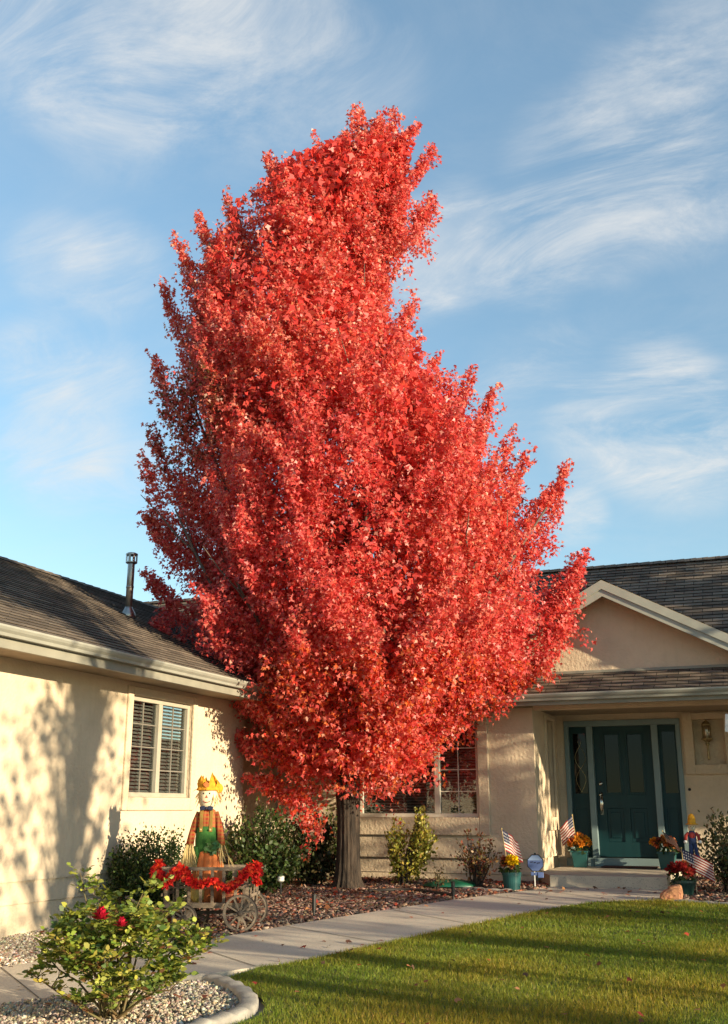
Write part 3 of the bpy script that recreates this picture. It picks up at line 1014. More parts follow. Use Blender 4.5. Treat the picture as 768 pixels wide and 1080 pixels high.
roof_plane(b, (GX - GH, 17.4, GZ - .53 * GH), (GX - GH, 15.25, GZ - .53 * GH), (GX, 17.4, GZ), (GX, 15.25, GZ))
roof_plane(b, (GX + GH, 15.25, GZ - .53 * GH), (GX + GH, 17.4, GZ - .53 * GH), (GX, 15.25, GZ), (GX, 17.4, GZ))
ridge_cap(b, (GX, 15.25, GZ), (GX, 17.3, GZ), 0.1)
hp(b, 'roof', [M['shingle'], M['soffit']], label='small gable roof over the front porch')
b = MB()
roof_plane(b, (-7.2, 14.76, 3.075), (6.6, 14.76, 3.075), (-7.2, 15.595, 3.475), (6.6, 15.595, 3.475), step=0.12)
hp(b, 'roof', [M['shingle'], M['soffit']], label='narrow skirt of shingles above the porch gutter')
b = MB()
b.poly([(GX - GH, 15.6, 3.10), (GX + GH, 15.6, 3.10), (GX, 15.6, 3.10 + .53 * GH + 0.02)])
b.poly([(GX - GH, 15.72, 3.10), (GX, 15.72, 3.12 + .53 * GH), (GX + GH, 15.72, 3.10)])
hp(b, 'gable_wall', M['stucco'])
b = MB(); b.bb(GX - GH, GX + GH, 15.54, 15.598, 3.462, 3.50); hp(b, 'flashing', M['fascia'])
# rake boards: two stepped boards on each slope
for s in (-1, 1):
    e, a = (GX + s * GH, 15.235, GZ - .53 * GH), (GX, 15.235, GZ)
    b = MB()
    n = Vector((-(-.53) * s, 0, 1)).normalized()
    th = math.atan(.53) * s
    for (off, yy, hgt, dep) in ((-0.075, 15.215, 0.115, 0.05), (-0.185, 15.238, 0.105, 0.03)):
        p0 = Vector((e[0], yy, e[2])) + Vector((0, 0, off)); p1 = Vector((a[0], yy, a[2])) + Vector((0, 0, off))
        hh = hgt / 2 * 1.13
        P = [p0 + Vector((0, 0, -hh)), p1 + Vector((0, 0, -hh)), p1 + Vector((0, 0, hh)), p0 + Vector((0, 0, hh))]
        b.poly(P)
        Q = [p + Vector((0, dep, 0)) for p in P]
        b.poly(Q[::-1])
        for i in range(4): b.poly([P[i], Q[i], Q[(i + 1) % 4], P[(i + 1) % 4]])
    hp(b, 'rake_board', M['trim'])


def gutter(along, lo, hi, pos, z0, z1, out):
    """K-style gutter profile swept along an axis; out = outward sign"""
    h = z1 - z0
    prof = [(0, 0), (0.065, 0), (0.075, 0.30 * h), (0.10, 0.55 * h), (0.115, 0.80 * h), (0.115, h), (0.105, h), (0.10, 0.84 * h), (0.0, 0.80 * h)]
    b = MB()
    rings = []
    for t in (lo, hi):
        if along == 'y': rings.append(b.verts([(pos + out * d, t, z0 + z) for d, z in prof]))
        else: rings.append(b.verts([(t, pos + out * d, z0 + z) for d, z in prof]))
    k = len(prof)
    for j in range(k):
        b.face((rings[0] + j, rings[0] + (j + 1) % k, rings[1] + (j + 1) % k, rings[1] + j))
    for r in rings: b.face([r + j for j in range(k)])
    return b


hp(gutter('y', 1.0, 14.3, -6.455, 3.050, 3.140, 1), 'gutter', M['trim'])
hp(gutter('x', -6.3, 6.7, 14.795, 3.005, 3.10, -1), 'gutter', M['trim'])
b = MB(); b.bb(-6.50, -6.458, 1.0, 14.5, 2.955, 3.10); hp(b, 'fascia_board', M['fascia'])
b = MB(); b.bb(-6.9, 6.6, 14.798, 14.83, 2.95, 3.07); hp(b, 'fascia_board', M['fascia'])
# flue on the wing roof
zb = WZ + (RZ - WZ) * (8.5 - 6.4) / 3.5
vp = thing_part('vent_pipe', (-8.5, 12.64, zb)); place_world(vp, wing_roof)
b = MB(); b.lathe([(0.052, zb - 0.1), (0.052, zb + 0.76), (0.05, zb + 0.77)], (-8.5, 12.64, 0), 16); b.lathe([(0.056, zb + 0.40), (0.056, zb + 0.43)], (-8.5, 12.64, 0), 16)
place_world(b.build('pipe', M['steel'], smooth=True), wing_roof)
b = MB(); b.lathe([(0.12, zb - 0.07), (0.10, zb + 0.03), (0.06, zb + 0.10), (0.054, zb + 0.12)], (-8.5, 12.64, 0), 16)
place_world(b.build('flashing_collar', M['steel'], smooth=True), wing_roof)
b = MB()
b.lathe([(0.05, zb + .75), (0.085, zb + .77), (0.085, zb + .785), (0.05, zb + .79)], (-8.5, 12.64, 0), 18)
b.lathe([(0.088, zb + .885), (0.088, zb + .905), (0.06, zb + .92), (0.0, zb + .925)], (-8.5, 12.64, 0), 18)
for k in range(8):
    a = k * math.pi / 4 + 0.2
    b.box((-8.5 + 0.078 * math.cos(a), 12.64 + 0.078 * math.sin(a), zb + 0.835), (0.012, 0.034, 0.10), (0, 0, a))
place_world(b.build('pipe_cap', M['steel']), wing_roof)
COL.objects.unlink(vp); bpy.data.objects.remove(vp)

# front door ------------------------------------------------------------
YD = 17.06
door = thing_part('front_door', (-2.26, YD, 0.83), 'teal six-panel front door with two tall glass lights')
b = MB()
fw = 0.075
# surround frame: outer jambs, mullions, head
for (x0, x1) in ((DX0 - 0.05, DX0 + 0.02), (-2.80, -2.705), (-1.805, -1.71), (DX1 - 0.02, DX1 + 0.05)):
    b.bb(x0, x1, 16.975, 17.10, 0.83, 2.80)
b.bb(DX0 - 0.05, DX1 + 0.05, 16.97, 17.10, 2.80, 2.89)
hp(b, 'door_frame', M['bluegrey'], bevel=0.006)
b = MB(); b.bb(DX0 + 0.33, DX1 - 0.33, 16.94, 17.10, 0.70, 0.829); b.bb(DX0 - 0.10, DX0 + 0.33, 16.96, 17.10, 0.70, 0.829); b.bb(DX1 - 0.33, DX1 + 0.10, 16.96, 17.10, 0.70, 0.829)
hp(b, 'threshold', M['bluegrey'], bevel=0.006)


def panelled(x0, x1, z0, z1, holes, raised, y=YD, th=0.045):
    """door leaf: a slab with glazed openings, recessed panels and mouldings"""
    b = MB()
    allh = holes + raised
    wall_y(b, y, x0, x1, z0, z1, allh, th, -1)
    return b


dx0, dx1 = -2.705, -1.805
gl = [(dx0 + 0.155, dx0 + 0.395, 1.78, 2.68), (dx1 - 0.395, dx1 - 0.155, 1.78, 2.68)]
lowp = [(dx0 + 0.145, dx0 + 0.40, 1.06, 1.56), (dx1 - 0.40, dx1 - 0.145, 1.06, 1.56)]
place_world(panelled(dx0, dx1, 0.845, 2.80, gl, lowp).build('door_panel', M['teal']), door)
b = MB()
for (a, c, za, zc) in lowp:
    b.bb(a, c, YD + 0.016, YD + 0.03, za, zc)
    b.bb(a + .05, c - .05, YD + 0.004, YD + 0.016, za + .06, zc - .06)
place_world(b.build('raised_panel', M['teal'], bevel=0.006), door)
for (a, c, za, zc) in gl:
    b = MB()
    for q in ((a - .02, a + .012, za - .02, zc + .02), (c - .012, c + .02, za - .02, zc + .02), (a + .012, c - .012, za - .02, za + .012), (a + .012, c - .012, zc - .012, zc + .02)):
        b.bb(q[0], q[1], YD - 0.014, YD + 0.02, q[2], q[3])
    place_world(b.build('glass_moulding', M['teal'], bevel=0.004), door)
    b = MB(); b.bb(a, c, YD + 0.022, YD + 0.027, za, zc)
    place_world(b.build('door_pane', M['dglass']), door)
b = MB(); b.lathe([(0.0, 0), (0.034, 0.0), (0.034, 0.012), (0.02, 0.02), (0.0, 0.03)], (0, 0, 0), 14, Matrix.Rotation(R(90), 3, 'X'))
for i in range(len(b.v)): b.v[i] = (b.v[i][0] + dx0 + 0.07, b.v[i][1] + YD, b.v[i][2] + 1.93)
place_world(b.build('deadbolt', M['chrome'], smooth=True), door)
b = MB()
b.bb(dx0 + 0.045, dx0 + 0.095, YD - 0.012, YD, 1.46, 1.80)
b.tube([(dx0 + .07, YD - .01, 1.74), (dx0 + .07, YD - .05, 1.72), (dx0 + .07, YD - .065, 1.64), (dx0 + .07, YD - .05, 1.52), (dx0 + .07, YD - .01, 1.49)], 0.013, 8)
b.tube([(dx0 + .07, YD - .05, 1.74), (dx0 + .07, YD - .075, 1.77)], 0.018, 8)
place_world(b.build('handle', M['chrome'], smooth=True, bevel=0), door)
for (x0, x1, nm) in ((DX0 + 0.02, -2.80, 'left'), (-1.71, DX1 - 0.02, 'right')):
    sl = thing_part('sidelight', ((x0 + x1) / 2, YD, 0.83), 'sidelight with looping leaded pattern in the glass' if nm == 'left' else 'sidelight with plain glass')
    hole = (x0 + 0.05, x1 - 0.03, 1.78, 2.70); low = (x0 + 0.05, x1 - 0.03, 1.0, 1.56)
    b = MB(); wall_y(b, YD + 0.005, x0, x1, 0.83, 2.80, [hole, low], 0.04, -1)
    place_world(b.build('sidelight_frame', M['teal']), sl)
    b = MB(); b.bb(low[0], low[1], YD + 0.018, YD + 0.03, low[2], low[3]); b.bb(low[0] + .03, low[1] - .03, YD + 0.009, YD + 0.018, low[2] + .04, low[3] - .04)
    place_world(b.build('lower_panel', M['teal'], bevel=0.004), sl)
    b = MB(); b.bb(hole[0], hole[1], YD + 0.026, YD + 0.031, hole[2], hole[3])
    place_world(b.build('sidelight_pane', M['dglass']), sl)
    if nm == 'left':
        b = MB(); cx = (hole[0] + hole[1]) / 2; w = (hole[1] - hole[0]) / 2 - 0.01
        for ph in (0, math.pi):
            b.tube([(cx + w * math.sin(ph + t * 2.2 * math.pi) * (0.55 + 0.4 * math.sin(math.pi * t)), YD + 0.022, hole[2] + 0.02 + t * 0.78) for t in np.linspace(0, 1, 40)], 0.004, 5)
        place_world(b.build('leaded_pattern', M['brass']), sl)
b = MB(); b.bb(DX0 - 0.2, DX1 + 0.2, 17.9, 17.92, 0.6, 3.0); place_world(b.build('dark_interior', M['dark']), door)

# lamp niche, doorbell, meter vent
b = MB()
nh = (-1.185, -0.73, 2.19, 2.86)
for q in ((nh[0] - .14, nh[0], nh[2] - .14, nh[3] + .10), (nh[1], nh[1] + .14, nh[2] - .14, nh[3] + .10), (nh[0], nh[1], nh[2] - .14, nh[2]), (nh[0], nh[1], nh[3], nh[3] + .10)):
    b.bb(q[0], q[1], 16.935, 17.02, q[2], q[3])
hp(b, 'lamp_niche_frame', M['stucco_trim'], bevel=0.006)
b = MB(); b.bb(nh[0] - .01, nh[1] + .01, 17.09, 17.12, nh[2] - .01, nh[3] + .01); hp(b, 'lamp_niche_back', M['stucco'])
lx, ly = -0.985, 16.99
lamp = thing_part('wall_lantern', (lx, ly, 2.25), 'brass wall lantern in a square niche, unlit')
b = MB(); b.lathe([(0.012, 2.26), (0.018, 2.28), (0.014, 2.40), (0.014, 2.46), (0.03, 2.48), (0.03, 2.50), (0.018, 2.51), (0.05, 2.535), (0.088, 2.56), (0.088, 2.575), (0.03, 2.58)], (lx, ly, 0), 16)
b.tube([(lx, ly, 2.34), (lx, ly + 0.1, 2.36)], 0.012, 8)
place_world(b.build('lantern_arm', M['brass'], smooth=True), lamp)
b = MB(); b.lathe([(0.052, 2.577), (0.060, 2.62), (0.060, 2.74), (0.056, 2.77)], (lx, ly, 0), 16)
place_world(b.build('lantern_glass', glass_mat('lantern_glass', (0.8, 0.76, 0.65), 0.3), smooth=True), lamp)
b = MB(); b.lathe([(0.070, 2.765), (0.070, 2.78), (0.045, 2.82), (0.015, 2.84), (0.012, 2.855), (0.0, 2.86)], (lx, ly, 0), 16)
for k in range(6):
    a = k * math.pi / 3
    b.tube([(lx + .062 * math.cos(a), ly + .062 * math.sin(a), 2.575), (lx + .064 * math.cos(a), ly + .064 * math.sin(a), 2.77)], 0.004, 5)
place_world(b.build('lantern_cap', M['brass'], smooth=True), lamp)
b = MB(); b.lathe([(0.015, 0), (0.02, 0.1), (0.018, 0.13)], (lx, ly, 2.58), 10); place_world(b.build('lamp_candle', M['white'], smooth=True), lamp)
b = MB(); b.lathe([(0.022, 0), (0.022, 0.008), (0.014, 0.014), (0, 0.016)], (0, 0, 0), 14, Matrix.Rotation(R(90), 3, 'X'))
for i in range(len(b.v)): b.v[i] = (b.v[i][0] - 1.30, b.v[i][1] + 17.0, b.v[i][2] + 1.83)
hp(b, 'doorbell', M['black'])
b = MB(); b.bb(-7.025, -7.008, 9.84, 9.94, 0.70, 0.83); b.bb(-7.012, -6.998, 9.865, 9.915, 0.715, 0.755); b.bb(-7.012, -6.998, 9.865, 9.915, 0.775, 0.815)
hp(b, 'wall_outlet', M['fascia'], bevel=0.003)
b = MB(); b.box((-0.545, 14.70, 2.62), (0.13, 0.13, 0.23), (0, R(6), 0)); b.bb(-0.52, -0.49, 14.69, 14.71, 2.73, 3.005)
tag(b.build('hanging_ornament', M['white'], bevel=0.006), 'white block hanging from the porch eave at the frame edge', 'ornament')
b = MB(); b.box((-2.22, 16.72, 0.719), (0.80, 0.40, 0.014), (0, 0, R(1)))
tag(b.build('door_mat', M['mat'], bevel=0.004), 'thin dark red mat lying below the front door sill', 'door mat')

# ------------------------------------------------------------------ plants
def leaf_object(name, P, D, N, S, C, shape=(OVAL, OVAL_F), mat=None, parent=None):
    X, Y, Z = frames(D, N)
    return scatter(name, shape[0], shape[1], P, X, Y, Z, S, C, mat or M['leaf'], parent)


PROFILE = [(0.95, -0.41, 0.45), (1.14, -0.81, 0.95), (1.33, -1.07, 1.22), (1.58, -1.30, 1.45), (1.84, -1.47, 1.62), (2.23, -1.63, 1.90), (2.63, -1.74, 2.18), (3.03, -1.97, 2.60), (3.44, -2.39, 3.00), (3.85, -2.74, 3.21), (4.27, -2.90, 3.37), (4.70, -2.81, 3.34), (5.13, -2.89, 3.08), (5.57, -2.97, 3.08), (6.02, -3.00, 3.01), (6.47, -2.91, 2.61), (6.93, -2.93, 2.28), (7.40, -2.99, 1.99), (7.71, -3.03, 1.70), (8.19, -2.94, 1.15), (8.68, -2.86, 1.01), (9.18, -2.84, 0.79), (9.68, -2.64, 0.80), (10.20, -2.44, 1.05), (10.54, -2.14, 1.27), (10.90, -1.76, 1.33), (11.25, -1.47, 1.34), (11.61, -0.43, 1.28), (11.97, -0.31, 1.15), (12.30, -0.03, 0.87)]
TIPS = [(-3.02, 9.18), (-2.81, 9.94), (-2.49, 10.34), (-2.08, 10.77), (-1.43, 11.52), (-1.08, 11.25), (-0.74, 11.11), (-0.43, 11.65), (-0.19, 11.88), (0.10, 12.49), (0.47, 12.19), (0.76, 12.47), (1.15, 11.97), (1.42, 11.43), (1.45, 10.72), (1.15, 8.28), (1.06, 8.85), (1.41, 7.91), (1.92, 7.63), (2.23, 7.24), (2.54, 6.70), (2.75, 6.39), (3.37, 6.20), (3.17, 5.79), (3.60, 4.77), (3.40, 4.34), (3.26, 3.78), (3.01, 3.16), (-3.09, 6.17), (-3.08, 6.78), (-3.07, 7.84), (-3.02, 4.44), (-3.04, 5.28), (-2.84, 3.71), (-2.34, 3.16), (-1.96, 2.76), (-1.69, 2.10), (-1.41, 1.52)]
LAT = np.array([math.cos(YAW), math.sin(YAW), 0.0])     # broad axis of the crown
DEP = np.array([-math.sin(YAW), math.cos(YAW), 0.0])


def noise3(P, f, seed):
    r = np.random.default_rng(seed)
    out = np.zeros(len(P))
    for k in range(7):
        d = r.normal(size=3); d /= np.linalg.norm(d)
        out += np.sin(P @ d * f * (0.7 + 0.25 * k) + r.random() * 6.28)
    return out / 7 ** 0.5


def maple():
    base = np.array([-5.59, 13.87, 0.50])
    root = thing('red_maple_tree', 'tall red maple in full autumn colour standing in the mulch bed', 'tree', tuple(base))
    pz = np.array([p[0] for p in PROFILE]); pl = np.array([p[1] for p in PROFILE]); pr = np.array([p[2] for p in PROFILE])
    tuftP, tuftD, tuftL, tuftR = [], [], [], []
    # height of the crown's top across its width, rounded off towards front and back
    def crown_top(lat_, dp_):
        return np.interp(lat_, [-3.0, -2.8, -2.3, -2.0, -1.7, -1.45, -1.05, -.62, -.35, .1, .8, 1.2, 1.45], [9.2, 9.6, 10.1, 10.5, 10.3, 11.2, 11.0, 10.5, 11.3, 12.1, 12.1, 11.6, 11.0]) - 0.62 * np.abs(dp_)

    def add_tuft(p, d, L, r):
        tuftP.append(p); tuftD.append(d); tuftL.append(L); tuftR.append(r)
    # shell tufts
    n = 2500
    z = np.interp(rng.random(n), np.linspace(0, 1, 12), np.interp(np.linspace(0, 1, 12), [0, .12, .5, .8, 1], [1.26, 2.5, 5.6, 8.6, 11.3]))
    th = rng.random(n) * 2 * math.pi
    rr = rng.random(n) ** 0.46
    L_ = np.interp(z, pz, pl); R_ = np.interp(z, pz, pr)
    cc = (L_ + R_) / 2; half = (R_ - L_) / 2 - np.interp(z, [2, 4, 7.5, 8.6, 9.7, 10.4], [0, .05, .12, .10, .15, .35])
    dep = np.minimum(half, 2.75) * np.interp(z, [1, 2.2, 3.6], [1.05, 1.08, 0.95]) * np.clip((12.7 - z) / 5.0, 0.02, 1) ** 0.6
    Q0 = np.stack([np.cos(th), np.sin(th), z * 0.35], 1)
    lump = 1 + 0.11 * noise3(Q0, 4.2, 5)
    lat = cc + (half - 0.34) * rr * np.cos(th) * np.minimum(lump, 1.06)
    dp = (dep - 0.15) * rr * np.sin(th) * lump
    Pt = np.stack([lat, dp, z], 1)
    gap = noise3(Pt, 2.3, 11)
    keep = (gap > -1.45 + 0.35 * (rr < 0.75))
    # a dark hollow where limbs show on the left and a sky slit between two leaders
    hol = (((Pt[:, 0] + 2.35) / 0.62) ** 2 + ((Pt[:, 2] - 6.72) / 0.42) ** 2 < 1) & (rng.random(n) < 0.60)
    slit = (((Pt[:, 0] + 1.52 + 0.1 * (Pt[:, 2] - 9.6)) / 0.18) ** 2 + ((Pt[:, 2] - 9.75) / 0.75) ** 2 < 1)
    hol2 = (((Pt[:, 0] + 1.25) / 0.55) ** 2 + ((Pt[:, 2] - 7.9) / 0.5) ** 2 < 1) & (rng.random(n) < 0.6)
    keep &= Pt[:, 2] < crown_top(Pt[:, 0], Pt[:, 1]) - 0.45
    keep &= ~(hol | slit | hol2) & (rr < 0.84 + 0.10 * (z < 2.6) + 0.04 * rng.random(n))
    for i in np.nonzero(keep)[0]:
        out = np.array([math.cos(th[i]), math.sin(th[i]), 0])
        steep = 1.25 if z[i] > 3 else 0.5 - 0.5 * (z[i] < 1.9)
        d = out * (0.55 + 0.5 * rng.random()) + np.array([0, 0, steep]) + 0.35 * rng.normal(size=3)
        d /= np.linalg.norm(d)
        add_tuft(Pt[i], d, 0.40 + 0.45 * rng.random(), 0.085 + 0.075 * rng.random())
    # leading shoots that make the spiky outline, and others all round the crown
    for (lt, tz) in TIPS:
        cz = float(np.interp(tz - 0.8, pz, (pl + pr) / 2))
        side = np.sign(lt - cz) if abs(lt - cz) > 0.9 else (lt - cz)
        Ls = 1.75 if tz > 6 else 1.1
        Ls = 1.25 if (tz > 10 and lt > .9) else Ls
        d = np.array([(.78 if (tz > 10 and lt > .9) else 0.38) * side if tz > 6 else 0.8 * side, 0.10 * rng.normal(), 1.0 if tz > 3.2 else 0.45]); d /= np.linalg.norm(d)
        tip = np.array([lt, 0.12 * rng.normal(), tz])
        for t in np.linspace(0.03, 1, 15):
            for q in range(2 if t < 0.12 else 4):
                off = rng.normal(size=3) * (0.02 + 0.105 * t)
                add_tuft(tip - d * Ls * t + off - d * 0.12, (d + 0.45 * rng.normal(size=3)), 0.22 + 0.16 * rng.random(), 0.06 + 0.06 * t)
    for (lt, tz) in TIPS:
        if tz < 4.6: continue
        cz = float(np.interp(tz - 0.8, pz, (pl + pr) / 2))
        for k in range(2):
            f = 0.62 + 0.25 * rng.random()
            tip = np.array([cz + (lt - cz) * f + 0.2 * rng.normal(), (0.5 if k else -0.5) * (0.6 + 0.6 * rng.random()) * min(1, (13 - tz) / 3), tz - 0.25 - 0.5 * rng.random()])
            d = np.array([0.25 * np.sign(lt), 0.3 * np.sign(tip[1]), 1.0]); d /= np.linalg.norm(d)
            for t in np.linspace(0.05, 1, 9):
                for q in range(2 if t < 0.2 else 4):
                    add_tuft(tip - d * 1.2 * t + rng.normal(size=3) * (0.02 + 0.12 * t), d + 0.45 * rng.normal(size=3), 0.24 + 0.16 * rng.random(), 0.07 + 0.07 * t)
    # boughs: upswept plumes set all round the crown, dense at the core and pointed at the tip
    got = 0
    cent = []
    for (lt, dp_, tz) in ((.42, 0, 9.55), (.30, .5, 9.3), (.32, -.5, 9.2), (.48, .2, 10.1), (.2, -.3, 9.9), (.55, -.2, 9.0), (.5, .4, 8.8), (.2, .6, 9.8), (.62, .1, 10.5), (.6, -.3, 10.3)):
        d = unit(np.array([[.12, .2 * np.sign(dp_), 1.0]]))[0]
        for t in np.linspace(0.03, 1, 10):
            for q in range(4):
                add_tuft(np.array([lt, dp_, tz]) - d * 1.1 * t + rng.normal(size=3) * (.03 + .15 * t), d + .5 * rng.normal(size=3), .25 + .15 * rng.random(), .06 + .06 * t)
    while got < 225:
        zz = np.interp(rng.random(), [0, .16, .5, .8, 1], [2.55, 3.7, 6.4, 9.0, 11.3])
        a = rng.random() * 2 * math.pi
        l_, r_ = np.interp(zz, pz, pl), np.interp(zz, pz, pr)
        c_, h_ = (l_ + r_) / 2, (r_ - l_) / 2 - np.interp(zz, [2, 4, 7.5, 8.6, 9.7, 10.4], [.05, .10, .16, .16, .20, .38])
        dpp = min(h_, 2.75) * 0.93 * min(1, max(.05, (12.7 - zz - .3) / 5.0)) ** 0.6
        f = 0.97 - 0.22 * rng.random() ** 2
        if abs(math.cos(a)) > .8: f -= .06
        tip = np.array([c_ + (h_ - .1) * f * math.cos(a), dpp * f * math.sin(a), zz])
        if tip[2] > crown_top(tip[0], tip[1]): continue
        if cent and min(np.linalg.norm((tip - q) * np.array([1, 1, .5])) for q in cent) < 0.33: continue
        if ((tip[0] + 2.35) / 0.6) ** 2 + ((tip[2] - 6.72) / 0.45) ** 2 < 1 or abs(tip[0] + 1.52 + 0.1 * (tip[2] - 9.6)) < .3 and abs(tip[2] - 9.6) < 1.3: continue
        cent.append(tip); got += 1
        ow = np.interp(zz, [2.5, 5, 7.5, 9.5], [.85, .72, .50, .28])
        d = np.array([ow * math.cos(a), ow * math.sin(a), 1.0 if zz > 3 else .7]) + .20 * rng.normal(size=3); d /= np.linalg.norm(d)
        Lp = rng.uniform(1.1, 1.9) * (1 if zz > 4 else .65)
        for t in np.linspace(0.03, 1, 11):
            for q in range(2 if t < 0.15 else 5):
                w_ = 0.02 + 0.175 * t ** .8
                add_tuft(tip - d * Lp * t + rng.normal(size=3) * w_ - d * .1, d + 0.5 * rng.normal(size=3), 0.22 + 0.16 * rng.random(), 0.06 + 0.055 * t)
    # thin the end where the neighbours' sky slit and the right notch lie
    TP = np.array(tuftP); TD = unit(np.array(tuftD)); TL = np.array(tuftL); TR = np.array(tuftR)
    nl = rng.integers(20, 31, len(TP))
    I = np.repeat(np.arange(len(TP)), nl)
    m = len(I)
    t = rng.random(m) - 0.35
    rad = TR[I] * np.sqrt(rng.random(m)) * (1.15 - 0.75 * np.clip(t, 0, 1))
    perp = rand_unit(m); perp = unit(perp - TD[I] * np.sum(perp * TD[I], 1, keepdims=True))
    Lc = TP[I] + TD[I] * (t * TL[I])[:, None] + perp * rad[:, None]
    W = Lc[:, 0:1] * LAT + Lc[:, 1:2] * DEP + np.array([0, 0, 1.0]) * Lc[:, 2:3]
    Dw = TD[I][:, 0:1] * LAT + TD[I][:, 1:2] * DEP + np.array([0, 0, 1.0]) * TD[I][:, 2:3]
    Pw = perp[:, 0:1] * LAT + perp[:, 1:2] * DEP + np.array([0, 0, 1.0]) * perp[:, 2:3]
    ld = unit(Pw * 0.8 + Dw * 0.25 + np.array([0, 0, -0.55]) + 0.55 * rng.normal(size=(m, 3)))
    nn = unit(Pw * 0.5 + np.array([0, 0, 0.55]) + 0.75 * rng.normal(size=(m, 3)))
    col = pick([(0.61, 0.075, 0.070), (0.73, 0.130, 0.108), (0.79, 0.205, 0.155), (0.80, 0.26, 0.16), (0.84, 0.44, 0.34), (0.44, 0.036, 0.038)], [22, 36, 27, 7, 8, 3], m, 0.12)
    # tone drifts from bough to bough; the low left hollow keeps some greenish-brown leaves, low boughs run orange
    dr = noise3(Lc, 0.9, 21)
    col[:, 1] *= 1 + 0.14 * np.clip(dr, -0.9, 1.5)
    col[:, 2] *= 1 + 0.05 * np.clip(dr, -0.9, 1.5)
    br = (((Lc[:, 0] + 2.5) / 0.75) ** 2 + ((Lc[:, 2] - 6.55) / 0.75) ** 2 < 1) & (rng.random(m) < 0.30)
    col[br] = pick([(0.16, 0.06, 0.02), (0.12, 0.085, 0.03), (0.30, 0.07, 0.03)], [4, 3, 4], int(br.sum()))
    lo = (Lc[:, 2] < 3.0) & (Lc[:, 0] > -1.2) & (rng.random(m) < 0.35)
    col[lo] = pick([(0.74, 0.13, 0.04), (0.70, 0.20, 0.06), (0.62, 0.05, 0.03)], [5, 2, 3], int(lo.sum()))
    size = rng.uniform(0.042, 0.077, m)
    # leaves deep inside the crown, between the boughs
    k_ = 26000
    z_ = rng.uniform(1.5, 11.6, k_)
    l_, r_ = np.interp(z_, pz, pl), np.interp(z_, pz, pr)
    a_ = rng.random(k_) * 6.283; q_ = np.sqrt(rng.random(k_)) * 0.74
    hf = (r_ - l_) / 2
    in_ = np.stack([(l_ + r_) / 2 + hf * q_ * np.cos(a_), np.minimum(hf, 2.75) * np.clip((12.7 - z_) / 5, .02, 1) ** .6 * q_ * np.sin(a_), z_], 1)
    ok = ~((((in_[:, 0] + 2.35) / 0.75) ** 2 + ((in_[:, 2] - 6.72) / 0.5) ** 2 < 1) | (((in_[:, 0] + 1.52 + 0.1 * (in_[:, 2] - 9.6)) / 0.2) ** 2 + ((in_[:, 2] - 9.75) / 0.8) ** 2 < 1))
    in_ = in_[ok]; k_ = len(in_)
    W = np.vstack([W, in_[:, 0:1] * LAT + in_[:, 1:2] * DEP + np.array([0, 0, 1.0]) * in_[:, 2:3]])
    ld = np.vstack([ld, rand_unit(k_) + np.array([0, 0, -.4])]); nn = np.vstack([nn, rand_unit(k_) + np.array([0, 0, .5])])
    col = np.vstack([col, pick([(0.62, 0.06, 0.05), (0.74, 0.10, 0.08), (0.78, 0.15, 0.11)], [3, 3, 1], k_, .12)])
    size = np.concatenate([size, rng.uniform(.09, .15, k_)])
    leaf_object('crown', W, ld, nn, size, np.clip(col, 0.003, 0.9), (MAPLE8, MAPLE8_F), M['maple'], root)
    print('maple leaves', m)
    # trunk with flare and ridged bark
    b = MB()
    prof = [(-0.15, .27), (0.0, .225), (0.06, .195), (0.15, .178), (0.35, .162), (0.7, .153), (1.0, .155), (1.25, .165), (1.5, .15), (1.9, .125)]
    rings = []
    nseg = 36
    for zc, r0 in prof:
        pts = []
        for k in range(nseg):
            a = 2 * math.pi * k / nseg
            flare = 1 + max(0, 0.16 - zc) * 1.2 * (0.5 + 0.5 * math.sin(5 * a + 1))
            rid = 1 + 0.030 * (1 if k % 2 else -1) + 0.022 * math.sin(9 * a + zc * 2)
            r_ = r0 * flare * rid
            pts.append((r_ * math.cos(a) + 0.012 * math.sin(zc * 2), r_ * math.sin(a), zc))
        rings.append(b.verts(pts))
    for i in range(len(rings) - 1):
        for k in range(nseg):
            b.face((rings[i] + k, rings[i] + (k + 1) % nseg, rings[i + 1] + (k + 1) % nseg, rings[i + 1] + k))
    b.face([rings[-1] + k for k in range(nseg)])
    b.build('trunk', M['bark'], root, smooth=False)
    b = MB()
    rs = random.Random(5)

    def limb(p, q, r0, r1, n=7, sag=0.1):
        p, q = Vector(p), Vector(q)
        pts, rads = [], []
        for i in range(n):
            t = i / (n - 1)
            c = p.lerp(q, t)
            c += Vector((rs.uniform(-1, 1), rs.uniform(-1, 1), 0)) * 0.06 * math.sin(math.pi * t)
            c.z += sag * math.sin(math.pi * t)
            pts.append(c); rads.append(r0 + (r1 - r0) * t)
        b.tube(pts, rads, 7, cap=False)
        return pts
    for (lt, dp_, tz, r0) in ((0.35, 0.1, 11.3, .11), (-1.3, 0.2, 10.6, .085), (-2.2, -.3, 9.6, .075), (-2.6, .2, 7.6, .07), (2.0, .3, 6.8, .07), (2.9, -.2, 5.3, .065), (-2.5, -.4, 5.2, .06),
                              (0.4, -1.2, 6.8, .07), (-.6, -1.1, 6.0, .06), (1.2, 1.8, 7.0, .06), (-.8, 1.8, 7.5, .06), (1.9, -1.3, 4.6, .055), (-1.5, -1.3, 4.0, .055), (2.3, .8, 3.6, .05), (-1.6, .9, 3.4, .05)):
        st = Vector((0, 0, 1.35 + rs.random() * 0.6))
        en = Vector(tuple(LAT * lt + DEP * dp_)) + Vector((0, 0, tz))
        pts = limb(st, en, r0, 0.014, 9, -0.35 if abs(lt) > 1.8 else -0.1)
